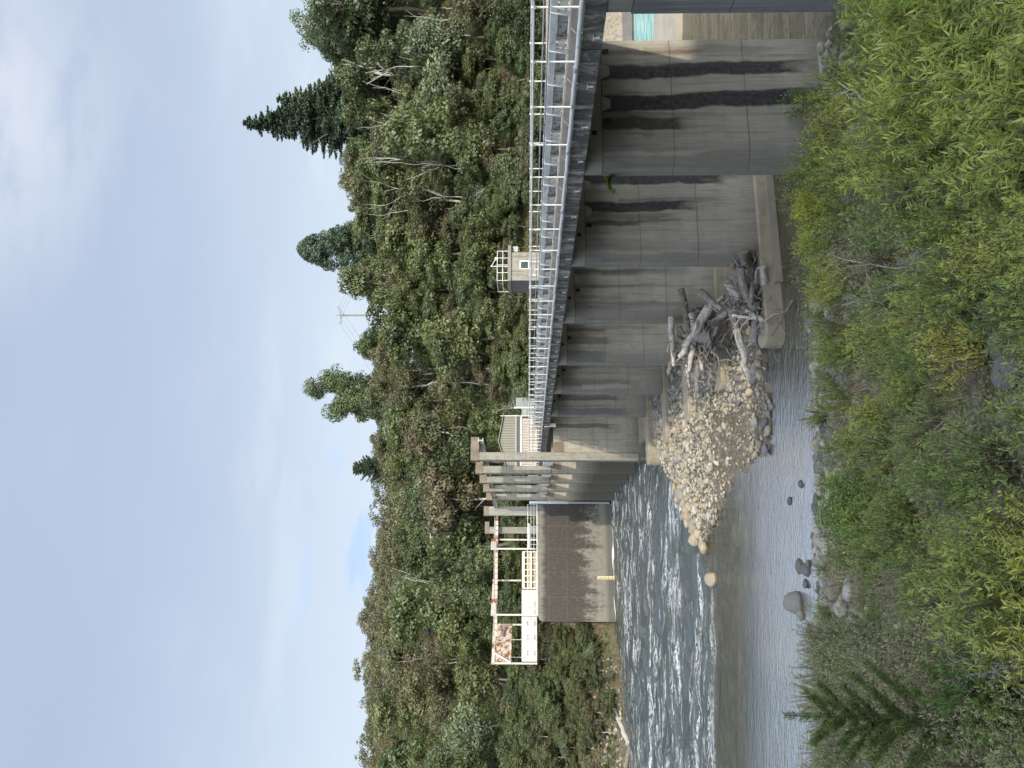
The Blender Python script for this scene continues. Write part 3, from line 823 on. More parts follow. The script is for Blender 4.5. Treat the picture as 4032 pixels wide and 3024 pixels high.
def ground_mat():
    m, t, out = new_mat('ground_soil')
    p = t.pos(); x, y, z = t.xyz(p)
    n1 = t.noise(p, .7, 6, .65); n2 = t.noise(p, 4, 6, .65); n3 = t.noise(p, 22, 4, .6)
    soil = t.mix(t.smooth(n2, .35, .65), (.10, .08, .062), (.21, .19, .16))
    soil = t.mix(t.smooth(n3, .55, .7), soil, (.22, .205, .18))
    mossc = t.mix(n2, (.045, .05, .018), (.10, .095, .03))
    soil = t.mix(t.m('MULTIPLY', t.smooth(n1, .45, .6), .65), soil, mossc)
    mud = t.mix(t.smooth(n2, .4, .65), (.11, .092, .068), (.19, .165, .125))
    soil = t.mix(t.smooth(z, -8.15, -8.5), soil, mud)
    hill = t.mix(t.smooth(n1, .35, .65), (.035, .045, .018), (.075, .072, .035))
    bank = t.mix(t.smooth(n2, .4, .62), (.15, .125, .08), (.06, .062, .026))
    hill = t.mix(t.smooth(t.m('ADD', z, t.m('MULTIPLY', n1, 3)), 3.5, 1.0), hill, bank)
    c = t.mix(t.smooth(y, 55, 58), soil, hill)
    principled(t, out, c, .95, 0, t.bump(t.m('ADD', n2, t.m('MULTIPLY', n3, .5)), .7, .08), .15)
    return m
tag(link('ground', mesh_np('ground', V, Fq, 4, True), ground_mat()), kind='structure')

# ------------------------------------------------------------------ water
def water_mat():
    m, t, out = new_mat('river_water')
    p = t.pos(); x, y, z = t.xyz(p)
    rapid = t.attr('rapid'); edge = t.attr('edge')
    st = t.vm('MULTIPLY', p, (.11, .85, 1))
    s1 = t.noise(st, 1.35, 7, .62, 1.1)
    s2 = t.noise(t.vm('MULTIPLY', p, (.34, 1.5, 1)), 2.2, 7, .68, .7)
    s3 = t.noise(t.vm('MULTIPLY', p, (.06, .22, 1)), 1.0, 3, .5)
    f = t.m('ADD', t.m('MULTIPLY', s1, .55), t.m('MULTIPLY', s2, .45))
    thr = t.m('ADD', .765, t.m('MULTIPLY', rapid, -.185))
    thr = t.m('SUBTRACT', thr, t.m('MULTIPLY', t.m('SUBTRACT', s3, .5), .22))
    thr = t.m('SUBTRACT', thr, t.m('MULTIPLY', edge, .22))
    foam = t.m('MULTIPLY', t.smooth(t.m('SUBTRACT', f, thr), -.01, .09), .92)
    lace = t.m('MULTIPLY', t.smooth(t.m('ABSOLUTE', t.m('SUBTRACT', s2, .5)), .035, .006), t.smooth(t.m('ADD', s1, t.m('MULTIPLY', t.m('SUBTRACT', s3, .5), .5)), .47, .60))
    foam = t.m('MAXIMUM', foam, t.m('MULTIPLY', lace, .7))
    foam = t.m('MULTIPLY', foam, t.smooth(t.m('ADD', rapid, edge), .08, .5))
    body = t.mix(rapid, (.034, .033, .014), (.040, .052, .047))
    body = t.mix(t.m('MULTIPLY', t.m('SUBTRACT', 1, rapid), t.m('MULTIPLY', t.smooth(t.noise(p, 1.6, 6, .7), .46, .62), .6)), body, (.085, .068, .036))
    c = t.mix(foam, body, (.86, .87, .87))
    rip = t.noise(t.vm('MULTIPLY', p, (1.3, 3.2, 1)), 2.2, 4, .6, .3)
    rip2 = t.noise(t.vm('MULTIPLY', p, (.6, 2.0, 1)), 1.1, 4, .6, .6)
    calm = t.attr('calm')
    h = t.m('ADD', t.m('MULTIPLY', rip, t.lin(calm, 0, 1, 1.1, .2)), t.m('MULTIPLY', rip2, t.lin(calm, 0, 1, 1.4, .16)))
    pr = principled(t, out, c, t.m('ADD', t.m('MULTIPLY', foam, .6), .05), 0, t.bump(h, 1.0, .09), .5, 2.1)
    t.put(pr.inputs['IOR'], t.m('ADD', t.m('ADD', 1.48, t.m('MULTIPLY', rapid, .25)), t.m('MULTIPLY', t.m('POWER', calm, 1.6), 12.0)))
    return m
wx = np.unique(np.concatenate([np.arange(-130, -46, 2.0), np.arange(-46, 12, .28), np.arange(12, 70, .9)]))
wy = np.unique(np.concatenate([np.arange(18.5, 29, .5), np.arange(29, 82, .26), np.arange(82, 97, 1.0)]))
nx, ny = len(wx), len(wy)
GX, GY = np.meshgrid(wx, wy)
def sm(v, a, b):
    u = np.clip((v-a)/(b-a), 0, 1); return u*u*(3-2*u)
# the fast channel lies beyond a line running from the gravel tip to the left
line = 33.4 + .05*np.minimum(0, GX+9) + .5*np.sin(GX*.45+1)+.35*np.sin(GX*1.1)+.2*np.sin(GX*2.3+2)
rapid = sm(GY, line-.8, line+3.4) * sm(-GX, 1.0, 6.0)
lim = 47.5 - (GX+4.9)*4.0            # keep the bar side calm under the bridge
rapid *= np.where(GX > -9, sm(GY, 36.5+(GX+9)*2.6-1, 36.5+(GX+9)*2.6+1.2), 1)
rapid *= 1 - .35*sm(GY, 62, 76)*sm(-GX, 14, 20)
rapid *= 1 - .75*sm(-GX, 24, 44)
calm = 1 - sm(GY, 24.5, 31.5)*sm(-GX, -1, 7)*.9
calm = calm*(1-.75*sm(GX, -2.5, 1.0))*(1-sm(GX, 5, 8))
calm = np.clip(np.minimum(calm, 1-rapid), 0, 1)
Z = WZ - .007*np.clip(GY-25, 0, 55)
rr = np.random.default_rng(3)
wave = np.zeros_like(GX)
for k in range(26):
    ang = rr.normal(0, .5) + math.pi/2
    wl_ = rr.uniform(.7, 3.6); kx, ky = math.cos(ang)*2*math.pi/wl_*.55, math.sin(ang)*2*math.pi/wl_
    wave += np.sin(kx*GX+ky*GY+rr.uniform(0, 6.28) + .8*np.sin(GX*.5+k)) * wl_*.0135
Z = Z + wave*(.16+.9*rapid)*(1-calm*.93)
# water edges with foam: along the river wall and round the gate piers
edge = np.zeros_like(GX)
dX = GX-X0; sA = dX*CT+GY*ST; aA = -dX*ST+GY*CT
edge = np.maximum(edge, (1-sm(np.abs(aA-AW+.45), .3, .75))*sm(sA, -15.2, -14.5)*(1-sm(sA, -3, -2.5)))
edge = np.maximum(edge, sm(sA, -8, -2.5)*(1-sm(sA, 1, 2.5))*sm(aA, 57.5, 59)*(1-sm(aA, 80, 82))*.12)
edge *= 1.0
V = np.stack([GX, GY, Z], 2).reshape(-1, 3)
jj, ii = np.meshgrid(np.arange(ny-1), np.arange(nx-1), indexing='ij')
b0 = (jj*nx+ii).ravel()
me = mesh_np('river', V, np.stack([b0, b0+1, b0+nx+1, b0+nx], 1), 4, True, vattr={'rapid': rapid.ravel(), 'edge': edge.ravel(), 'calm': calm.ravel()})
tag(link('river', me, water_mat()), kind='structure')
# turquoise aerated spill pool beyond the bridge
m, t, out = new_mat('turquoise_water')
n = t.noise(t.vm('MULTIPLY', t.pos(), (.5, 1.4, 1)), 1.2, 6, .65, .8)
principled(t, out, t.mix(t.smooth(n, .4, .68), (.07, .33, .32), (.42, .66, .63)), .2, 0, t.bump(n, .6, .1))
V = [(17, 49, WZ+.12), (40, 46, WZ+.12), (42, 60, WZ+.12), (20, 58.5, WZ+.12)]
tag(MB().quad(*V).build('spill_pool', m), kind='structure')

# ------------------------------------------------------------------ stones
def ico(sub):
    import bmesh
    bm = bmesh.new(); bmesh.ops.create_icosphere(bm, subdivisions=sub, radius=1.0)
    bm.verts.ensure_lookup_table()
    v = np.array([x.co[:] for x in bm.verts], np.float32); f = np.array([[q.index for q in p.verts] for p in bm.faces], np.int32)
    bm.free(); return v, f
ICO2 = ico(2); ICO3 = ico(3)
def stone_shape(r, base, sx, sy, sz, cuts=4):
    v = base.copy()
    for k in range(cuts):
        d = r.normal(size=3); d /= np.linalg.norm(d)
        h = r.uniform(.5, .85); dp = v@d
        v = v - np.outer(np.maximum(0, dp-h)*.8, d)
    ph = r.uniform(0, 6.28, 3)
    v = v*(1+.07*np.sin(v[:, [0]]*2.3+ph[0])+.06*np.sin(v[:, [1]]*3.1+ph[1])+.05*np.sin(v[:, [2]]*2.7+ph[2]))
    v = v*np.array([sx, sy, sz]); a = r.uniform(0, 6.28); tl = r.normal(0, .18)
    c, s_ = math.cos(a), math.sin(a)
    v = np.stack([v[:, 0]*c-v[:, 1]*s_, v[:, 0]*s_+v[:, 1]*c, v[:, 2]+tl*v[:, 0]], 1)
    return v
def stone_mat():
    m, t, out = new_mat('river_stone')
    a = t.attr('tint'); o = t.pos()
    n = t.noise(o, 9, 5, .65); n2 = t.noise(o, 40, 3, .6)
    c = t.ramp(a, [(0, (.085, .085, .085)), (.2, (.18, .175, .16)), (.42, (.29, .245, .172)), (.6, (.37, .315, .222)), (.78, (.27, .26, .235)), (.94, (.47, .44, .375)), (1.0, (.26, .18, .12))])
    c = t.mix(t.m('MULTIPLY', t.smooth(n, .45, .7), .45), c, (.12, .11, .09))
    z = t.xyz(o)[2]
    c = t.mix(t.m('MULTIPLY', t.smooth(z, WZ+.10, WZ+.0), .72), c, (.035, .032, .026))    # wet rim at the waterline
    principled(t, out, c, .75, 0, t.bump(t.m('ADD', n, n2), .3, .02), .3)
    return m
STM = stone_mat()
def stone_field(name, pts, sizes, seed, tints, sub=ICO2, emb=.35):
    r = np.random.default_rng(seed)
    bv, bf = sub; VV = []; FF = []; TT = []
    protos = [stone_shape(r, bv, 1, r.uniform(.6, .95), r.uniform(.45, .75)) for _ in range(40)]
    for i, (p, s_) in enumerate(zip(pts, sizes)):
        v = protos[r.integers(40)]*s_; a = r.uniform(0, 6.28); c, s2 = math.cos(a), math.sin(a)
        v = np.stack([v[:, 0]*c-v[:, 1]*s2, v[:, 0]*s2+v[:, 1]*c, v[:, 2]], 1)
        VV.append(v+np.array([p[0], p[1], p[2]+s_*.55*(1-emb*2+.2)])); FF.append(bf+i*len(bv)); TT.append(np.full(len(bf), tints[i]))
    return mesh_np(name, np.concatenate(VV), np.concatenate(FF), 3, True, {'tint': np.concatenate(TT)})
r = np.random.default_rng(21)
pts = []; sizes = []; tints = []
def under_bridge(X, Y): return toBF(X, Y)[0]
while len(pts) < 13500:
    X, Y = r.uniform(-9.5, 6), r.uniform(25.5, 53)
    d = seg_d(X, Y)+.55*vnoise(X*.7, Y*.7, 14)
    if d < -.3: continue
    wet = d < 1.2 and Y < 35
    mud = (Y < 33.5 and X < -1.2 and d < 3.2)
    if mud and r.random() < .68: continue
    pts.append((X, Y, ground_h(X, Y)))
    s_ = min(.26, r.lognormal(-3.0, .55))*(1+.015*(Y-30))
    sizes.append(s_)
    tt = r.choice([r.uniform(.05, .3), r.uniform(.35, .6), r.uniform(.7, .85)], p=[.42, .3, .28])
    if Y > 31 and under_bridge(X, Y) < -.9: tt = r.choice([r.uniform(.34, .62), r.uniform(.08, .3), r.uniform(.7, .84), r.uniform(.86, .98)], p=[.5, .16, .14, .2])  # sunlit part of the bar: the sun's warmth is put into the tint
    if under_bridge(X, Y) > -.6: tt = r.uniform(0, .3) if r.random() < .75 else tt  # shade under the bridge put into the tint as darker stones
    tints.append(tt)
tag(link('gravel', stone_field('gravel', pts, sizes, 5, tints), STM), 'pale and tan cobbles covering the gravel bar', 'gravel', kind='stuff')
pts = []; sizes = []; tints = []
while len(pts) < 5200:
    X, Y = r.uniform(-15, 9), 22.3 - abs(r.normal(0, 5.5))
    if Y < 7: continue
    if r.random() > .35+.65*(Y > 18.5) : continue
    sh = .06*min(X, 6)
    pts.append((X, Y+sh, ground_h(X, Y+sh))); sizes.append(min(.26, r.lognormal(-2.5, .5))); tints.append(r.choice([r.uniform(0, .3), r.uniform(.68, .85), r.uniform(.3, .5)], p=[.55, .33, .12]))
tag(link('bank_gravel', stone_field('bank_gravel', pts, sizes, 8, tints), STM), 'grey cobbles on the near bank between the shrubs', 'gravel', kind='stuff')
pts = []; sizes = []; tints = []
while len(pts) < 600:
    Y0 = r.uniform(58, 82); X = -.34*Y0 - abs(r.normal(0, 9)); Y = Y0 - 6 + abs(X+26)*-.35
    z = ground_h(X, Y)
    if z < -9.0 or z > -1: continue
    pts.append((X, Y, z)); sizes.append(min(.38, r.lognormal(-2.2, .5))); tints.append(r.choice([r.uniform(.1, .35), r.uniform(.5, .95)]))
tag(link('bank_rubble', stone_field('bank_rubble', pts, sizes, 9, tints), STM), 'pale broken rock scattered on the far bank left of the river wall', 'rubble', kind='stuff')

def boulder(X, Y, sx, sy, sz, tint, label, seed, z=None, group=None, name='boulder'):
    rr = np.random.default_rng(seed)
    v = stone_shape(rr, ICO3[0], sx*1.12, sy*1.1, sz*1.12, 6)
    me = mesh_np(name, v, ICO3[1], 3, True, {'tint': np.full(len(ICO3[1]), tint)})
    z = ground_h(X, Y) if z is None else z
    o = link(name, me, STM, None, (X, Y, z+sz*.35))
    return tag(o, label, 'rock', group)
def at(U, V, z):
    Y = -z*F/(V-HV); return (U-1512)/F*Y, Y
X, Y = at(655, 3135, WZ); boulder(X, Y, .36, .33, .42, .22, 'largest brown boulder standing in the calm water near the bank', 1, WZ-.12)
X, Y = at(603, 3150, WZ); boulder(X, Y, .19, .17, .14, .25, 'small dark rock touching the largest boulder near the bank', 2, WZ-.03)
X, Y = at(752, 2806, WZ-.05); boulder(X, Y, .55, .42, .36, .46, 'sunlit tan boulder alone at the edge of the rapids', 3, WZ-.12)
for k, (U, V_, s) in enumerate([(800, 3142, .17), (786, 3168, .20), (812, 3176, .13), (735, 3164, .14), (1055, 3103, .12), (1122, 3146, .12), (555, 3186, .16), (520, 3190, .2), (498, 3197, .17)]):
    X, Y = at(U, V_, WZ); boulder(X, Y, s*1.3, s, s*.75, .08, 'small dark wet rock poking out of the calm water near the bank', 10+k, WZ-.03, 'wet rocks in the shallows')
tipl = [(1010, 2712, .42), (985, 2722, .34), (950, 2735, .36), (925, 2748, .30), (905, 2738, .42), (880, 2752, .30), (862, 2765, .40), (1075, 2690, .42), (1100, 2682, .3), (1062, 2672, .36), (1040, 2700, .3), (1030, 2724, .26), (975, 2742, .28)]
for k, (U, V_, s) in enumerate(tipl):
    X, Y = at(U, V_, -8.5); boulder(X, Y, s, s*.8, s*.62, [.42, .5, .3, .58, .46][k % 5], 'pale tan boulder at the river tip of the gravel bar', 40+k, max(ground_h(X, Y), WZ-.1), 'boulders at the gravel tip')
inner = [(1530, 2840, .34), (1500, 2870, .28), (1565, 2900, .26), (1440, 2905, .26), (1485, 2935, .3), (1360, 2955, .34), (1330, 2985, .28), (1280, 2960, .3), (1255, 2930, .24), (1400, 2985, .24), (1545, 2960, .32), (1570, 2945, .36), (1590, 2960, .28), (1220, 2800, .34), (1180, 2790, .3), (1320, 2750, .3), (1280, 2700, .3), (1150, 2730, .32), (1240, 2760, .26)]
for k, (U, V_, s) in enumerate(inner):
    X, Y = at(U, V_, -8.25); boulder(X, Y, s*.66, s*.55, s*.42, [.45, .3, .5, .15, .6, .75][k % 6], 'large rounded stone lying among the cobbles of the gravel bar', 70+k, None, 'large stones on the gravel bar')
for k, (U, V_, s, tt) in enumerate([(700, 3330, .32, .8), (640, 3300, .3, .75), (610, 3350, .24, .2), (985, 3270, .2, .78), (1012, 3290, .2, .8), (1040, 3262, .18, .75), (960, 3300, .2, .25), (1000, 3245, .17, .2)]):
    Y = 9280/(V_-2788); X = (U-1512)/F*Y; boulder(X, Y, s, s*.7, s*.55, tt, 'smooth grey stone on the near bank between shrubs', 120+k, None, 'grey stones on the near bank')
for k, (U, V_, s) in enumerate([(1560, 3990, .24), (1420, 3985, .2), (1650, 3940, .18)]):
    Y = 9280/(V_-2788); X = (U-1512)/F*Y; boulder(X, Y, s, s*.8, s*.6, .03, ['dark mossy boulder at the bottom edge of the picture', 'dark boulder half hidden under lime leaves at the bottom', 'smaller dark boulder behind the two dark bottom ones'][k], 140+k)

# ------------------------------------------------------------------ driftwood
def wood_mat(name, a, b):
    m, t, out = new_mat(name)
    o = t.obj(); n = t.noise(o, 7, 6, .65); n2 = t.noise(t.vm('MULTIPLY', o, (1.1, 2.2, 4.5)), 9, 6, .7, 1.6)
    c = t.mix(t.smooth(n, .3, .7), a, b); c = t.mix(t.m('MULTIPLY', t.smooth(n2, .52, .62), .6), c, tuple(v*.35 for v in a))
    principled(t, out, c, .85, 0, t.bump(n2, .5, .02), .2)
    return m
WD = [wood_mat('silver_driftwood', (.28, .255, .225), (.50, .475, .435)), wood_mat('brown_driftwood', (.12, .095, .075), (.25, .21, .17)), wood_mat('grey_driftwood', (.13, .12, .11), (.28, .265, .245))]
def limb(mb, p0, p1, r0, r1, rr, n=7, wob=.06, seg=7):
    p0 = Vector(p0); p1 = Vector(p1); L = (p1-p0).length
    pts = []; rad = []
    for i in range(seg+1):
        u = i/seg; q = p0.lerp(p1, u)
        q += Vector(rr.normal(0, wob*L*.5, 3))*math.sin(math.pi*u)
        pts.append(q); rad.append((r0*(1-u)+r1*u)*(1+rr.normal(0, .07)))
    mb.tube(pts, rad, n)
    return pts
def log(U0, V0, Y0_, U1, V1, Y1_, r0, r1, mat, label, seed, branches=2, root=False, group=None):
    def P(U, V_, Y): return Vector(((U-1512)/F*Y, Y, -(V_-HV)/F*Y))
    a, b = P(U0, V0, Y0_), P(U1, V1, Y1_)
    rr = np.random.default_rng(seed)
    base = a if a.z < b.z else b
    e = empty('driftwood_log', base, 0, label, 'log', group)
    mb = MB(); pts = limb(mb, a-base, b-base, r0, r1, rr, 9, .05)
    o = mb.build('stem', mat, e); cyl_smooth(o, 60)
    if branches:
        d = (b-a).normalized()
        for k in range(branches):
            mb = MB()
            q = pts[rr.integers(2, len(pts)-1)]; dd = (d*rr.uniform(.2, .8)+Vector(rr.normal(0, .6, 3))).normalized()
            limb(mb, q, q+dd*rr.uniform(.3, .9), r1*.5, r1*.2, rr, 5, .12, 4)
            cyl_smooth(mb.build('branch_stub', mat, e), 60)
    if root:
        mb = MB(); d = (a-b).normalized()
        for k in range(9):
            dd = (d*rr.uniform(.1, .9)+Vector(rr.normal(0, .8, 3))).normalized(); q = pts[0]
            limb(mb, q, q+dd*rr.uniform(.25, .7), r0*.35, r0*.08, rr, 5, .15, 4)
        cyl_smooth(mb.build('root_plate', mat, e), 60)
    return e
log(1815, 2790, 29.3, 1620, 2674, 30.4, .21, .12, WD[0], 'thick pale silver log leaning across the upper driftwood heap', 1, 0, True)
log(1852, 2845, 29.2, 1800, 2772, 29.6, .08, .05, WD[0], 'short forked pale log sticking up right of the big leaning log', 2, 2)
log(1640, 2655, 30.8, 1555, 2632, 31.6, .12, .10, WD[1], 'broken brown log end at the far left of the upper driftwood heap', 3, 1)
log(1700, 2800, 29.6, 1698, 2735, 30.0, .30, .26, WD[2], 'fat grey stump wedged below the big leaning log', 4, 1)
log(1790, 2718, 30.6, 1565, 2760, 30.4, .13, .08, WD[0], 'long pale log lying level through the upper driftwood heap', 5, 3)
log(1830, 2690, 31.0, 1770, 2745, 30.6, .07, .05, WD[1], 'stubby upright snag at the top right of the upper heap', 6, 1)
log(1760, 2700, 30.9, 1640, 2722, 30.6, .14, .10, WD[1], 'brown log buried behind the big leaning log', 7, 3)
log(1755, 2760, 30.2, 1630, 2800, 29.8, .10, .06, WD[2], 'grey crooked log at the foot of the upper heap', 8, 4)
log(1735, 2820, 29.4, 1655, 2780, 29.6, .09, .05, WD[2], 'thin grey bent log hanging toward the gravel', 9, 3)
log(1620, 2690, 30.9, 1500, 2712, 31.2, .09, .05, WD[0], 'pale forked branch trailing left from the upper heap', 10, 5)
log(1700, 2690, 31.0, 1610, 2660, 31.2, .10, .07, WD[2], 'grey log across the top of the upper heap', 11, 3)
log(1905, 2862, 26.6, 1838, 2905, 26.0, .17, .13, WD[0], 'straight pale log against the pier side in the lower heap', 12, 0)
log(1905, 2890, 26.4, 1820, 2915, 25.9, .09, .06, WD[0], 'second pale log lying beside the straight one in the lower heap', 13, 2)
log(1905, 2915, 26.2, 1800, 2990, 25.4, .14, .09, WD[1], 'brown log slanting down through the lower heap', 14, 3)
log(1830, 2930, 25.9, 1795, 2935, 25.5, .17, .15, WD[1], 'knotted root ball in the middle of the lower heap', 15, 2, True)
log(1780, 2880, 25.8, 1768, 2970, 25.2, .06, .05, WD[0], 'pale curved branch arching over the lower heap', 16, 2)
log(1760, 3000, 25.0, 1800, 2930, 25.4, .10, .06, WD[0], 'splintered pale trunk end at the front of the lower heap', 17, 3, True)
log(1960, 2975, 25.0, 1905, 2968, 25.2, .06, .05, WD[2], 'thin grey curved branch resting on the round footing', 18, 0)
log(1840, 3115, 24.0, 1700, 3030, 24.4, .055, .03, WD[1], 'long thin brown branch curving over the water by the round footing', 19, 3)
log(95, 2478, 65.2, 250, 2405, 69.5, .30, .14, WD[0], 'long pale log stranded at the far left river edge', 20, 3, True)
log(10, 2462, 64.5, 140, 2490, 64.6, .22, .12, WD[1], 'second stranded log at the far left river edge, in front of the long one', 21, 2)
log(1320, 2870, 31.6, 1260, 2860, 31.8, .06, .03, WD[1], 'short stick lying on the muddy gravel', 22, 1)
rr = np.random.default_rng(78)
for (cu, cv, cy, su, sv, n, lab) in ((1665, 2738, 30.6, 95, 42, 18, 'weathered grey log jumbled in the upper driftwood heap'), (1820, 2935, 25.8, 55, 50, 13, 'weathered grey log jumbled in the lower driftwood heap')):
    for k in range(n):
        u, v = cu+rr.normal(0, su), cv+rr.normal(0, sv); a = rr.normal(-.5, .9); ln = rr.uniform(40, 105); y0 = cy+rr.normal(0, .45)
        if v > 3010: v = 3010
        log(u+ln*math.cos(a), v+ln*math.sin(a)*.6, y0+rr.normal(0, .3), u-ln*math.cos(a), v-ln*math.sin(a)*.6, y0+rr.normal(0, .3), rr.uniform(.10, .20), rr.uniform(.06, .12), WD[[2, 1, 2, 0][k % 4]], lab, 200+k+int(cu), int(rr.integers(1, 4)), k % 4 == 0, lab+'s')
rr = np.random.default_rng(77)
mb = MB()
for (cx, cy, cz, n, sp) in ((1.9, 30.2, -7.1, 60, .6), (1.0, 30.9, -6.7, 22, .4), (2.9, 25.9, -7.6, 50, .45), (2.2, 25.2, -8.0, 32, .35), (1.4, 30.0, -7.6, 20, .4)):
    for k in range(n):
        p = Vector((cx+rr.normal(0, sp), cy+rr.normal(0, sp*.5), cz+rr.normal(0, sp*.4)))
        d = Vector((rr.normal(0, 1), rr.normal(0, .5), rr.normal(0, .6))).normalized()
        limb(mb, p, p+d*rr.uniform(.4, 1.2), rr.uniform(.014, .045), .008, rr, 5, .14, 4)
tag(cyl_smooth(mb.build('driftwood_tangle', WD[2], None), 60), 'tangle of thin grey roots and twigs filling both driftwood heaps', 'driftwood', kind='stuff')

# ------------------------------------------------------------------ foliage building blocks
def foliage_mat(name, ca, cb, hue=.35, transl=.35, cc=None, obj_var=.5, val=1.0):
    """leaf colour varies per leaf clump ('tint') and from plant to plant (object random)."""
    m, t, out = new_mat(name)
    a = t.attr('tint'); rn = t.rand()
    c = t.mix(a, ca, cb)
    if cc is not None:
        c = t.mix(t.m('MULTIPLY', t.smooth(rn, 1-hue-.25, 1.0), 1.0), c, t.mix(a, tuple(v*.7 for v in cc), cc))
    br = t.lin(rn, 0, 1, (1-obj_var*.55)*val, (1+obj_var*.5)*val)
    hs = t.node('ShaderNodeHueSaturation')
    t.put(hs.inputs['Color'], c); t.put(hs.inputs['Value'], br)
    t.put(hs.inputs['Hue'], t.lin(t.m('FRACT', t.m('MULTIPLY', rn, 7.31)), 0, 1, .485, .515))
    col = hs.outputs[0]
    d = t.node('ShaderNodeBsdfDiffuse'); t.put(d.inputs[0], col)
    tr = t.node('ShaderNodeBsdfTranslucent'); t.put(tr.inputs[0], t.vm('MULTIPLY', col, (1.1, 1.25, .7)))
    g = t.node('ShaderNodeBsdfGlossy'); t.put(g.inputs[0], (.9, .95, 1)); g.inputs['Roughness'].default_value = .5
    ms = t.node('ShaderNodeMixShader'); ms.inputs[0].default_value = transl
    t.l.new(d.outputs[0], ms.inputs[1]); t.l.new(tr.outputs[0], ms.inputs[2])
    m2 = t.node('ShaderNodeMixShader'); m2.inputs[0].default_value = .035
    t.l.new(ms.outputs[0], m2.inputs[1]); t.l.new(g.outputs[0], m2.inputs[2])
    t.l.new(m2.outputs[0], out.inputs[0])
    return m
def unit(v): return v/np.maximum(1e-9, np.linalg.norm(v, axis=1, keepdims=True))
def leaf_quads(r, P, N, L, W, T=None):
    n = len(P)
    if T is None: T = r.normal(size=(n, 3))
    N = unit(N); T = unit(T - N*(T*N).sum(1, keepdims=True)); B = np.cross(N, T)
    L = np.broadcast_to(np.asarray(L, np.float32).reshape(-1, 1), (n, 1)); W = np.broadcast_to(np.asarray(W, np.float32).reshape(-1, 1), (n, 1))
    V = np.stack([P+T*L, P+B*W+N*W*.25, P-T*L, P-B*W+N*W*.25], 1).reshape(-1, 3)
    return V, np.arange(n*4, dtype=np.int32)
def sphere_dirs(r, n): return unit(r.normal(size=(n, 3)))
def lobes_to_leaves(r, lobes, per, leaf, up=.25, flat=1.0):
    PP = []; NN = []; TT = []; SS = []
    for (c, rad, tint) in lobes:
        n = max(12, int(per*(rad[0]*rad[1]) if hasattr(rad, '__len__') else per))
        d = sphere_dirs(r, n)
        keep = (d[:, 2] > -.35) | (r.random(n) < .3); d = d[keep]
        rad3 = np.array(rad if hasattr(rad, '__len__') else (rad, rad, rad*flat))
        q = np.array(c)+d*rad3*(.72+.38*r.random((len(d), 1)))
        PP.append(q); NN.append(d*1.0+r.normal(size=d.shape)*.38+np.array([0, 0, up]))
        TT.append(np.clip(tint+r.normal(0, .085, len(d))+.14*d[:, 2], 0, 1)); SS.append(leaf*(.6+.7*r.random(len(d))))
    P = np.concatenate(PP); N = np.concatenate(NN); T = np.concatenate(TT); S_ = np.concatenate(SS)
    return P, N, T, S_
def crown_round(name, seed, H, z0, Rc, nl, per, leaf, lobe=.34, top=1.0, up=.25, asp=1.5):
    r = np.random.default_rng(seed); lobes = []
    zc = (H+z0)/2; hz = (H-z0)/2
    # a few overlapping boughs of uneven size and height, each set with small clumps
    nb_ = int(r.integers(4, 7)); boughs = []
    for k in range(nb_):
        an = 6.28*k/nb_+r.normal(0, .5); off = Rc*r.uniform(.12, .62)
        boughs.append((np.array([math.cos(an)*off, math.sin(an)*off, zc+hz*r.uniform(-.45, .42)*top]), Rc*r.uniform(.42, .72), hz*r.uniform(.40, .66)))
    boughs.append((np.array([r.normal(0, .15)*Rc, r.normal(0, .15)*Rc, zc+hz*.35]), Rc*.5, hz*.62))
    for k in range(nl):
        bc, br, bh = boughs[r.integers(len(boughs))]
        d = sphere_dirs(r, 1)[0]
        if d[2] < -.35: d[2] *= -.6
        rr_ = r.uniform(.62, .98)
        c = bc+np.array([d[0]*br, d[1]*br, d[2]*bh])*rr_
        s = Rc*lobe*r.uniform(.45, 1.0)
        lobes.append((c, (s*r.uniform(.85, 1.3), s*r.uniform(.85, 1.3), s*r.uniform(.6, .95)), r.beta(2, 2)))
    P, N, T, S_ = lobes_to_leaves(r, lobes, per, leaf, up)
    V, Fi = leaf_quads(r, P, N, S_, S_/asp)
    return mesh_np(name, V, Fi, 4, False, {'tint': T})
def crown_conifer(name, seed, H, z0, Rb, whorls, leaf, droop=.25, dens=1.0, power=.9):
    r = np.random.default_rng(seed); PP = []; NN = []; TT = []; SS = []
    for k in range(whorls):
        u0 = (k+.5)/whorls
        nb = int(8+7*(1-u0))
        for b in range(nb):
            u = min(.99, max(0.0, u0+r.normal(0, .7/whorls))); z = z0+(H-z0)*u**.95
            a = r.uniform(0, 6.28); L = Rb*((1-u)**power)*r.uniform(.45, 1.18)+.25
            n = int(60*dens*(L/1.5+.5)); tt = r.beta(2, 2)
            s = r.random(n)**.7
            w = (1-s)*.36*L+.2
            off = r.normal(size=(n, 3))*np.stack([w*.5, w*.5, w*.22], 1)
            ax = np.array([math.cos(a), math.sin(a), 0])
            q = ax*s[:, None]*L + np.array([0, 0, z]) + off
            q[:, 2] += -droop*L*s**1.6 + .18*L*s**4
            PP.append(q); NN.append(np.array([0, 0, 1.0])*.7+ax*.3+r.normal(size=(n, 3))*.5)
            TT.append(np.clip(tt+r.normal(0, .12, n)+.2*(s-.5), 0, 1)); SS.append(leaf*(.6+.7*r.random(n)))
    P = np.concatenate(PP); N = np.concatenate(NN); T = np.concatenate(TT); S_ = np.concatenate(SS)
    V, Fi = leaf_quads(r, P, N, S_, S_*.42)
    return mesh_np(name, V, Fi, 4, False, {'tint': T})
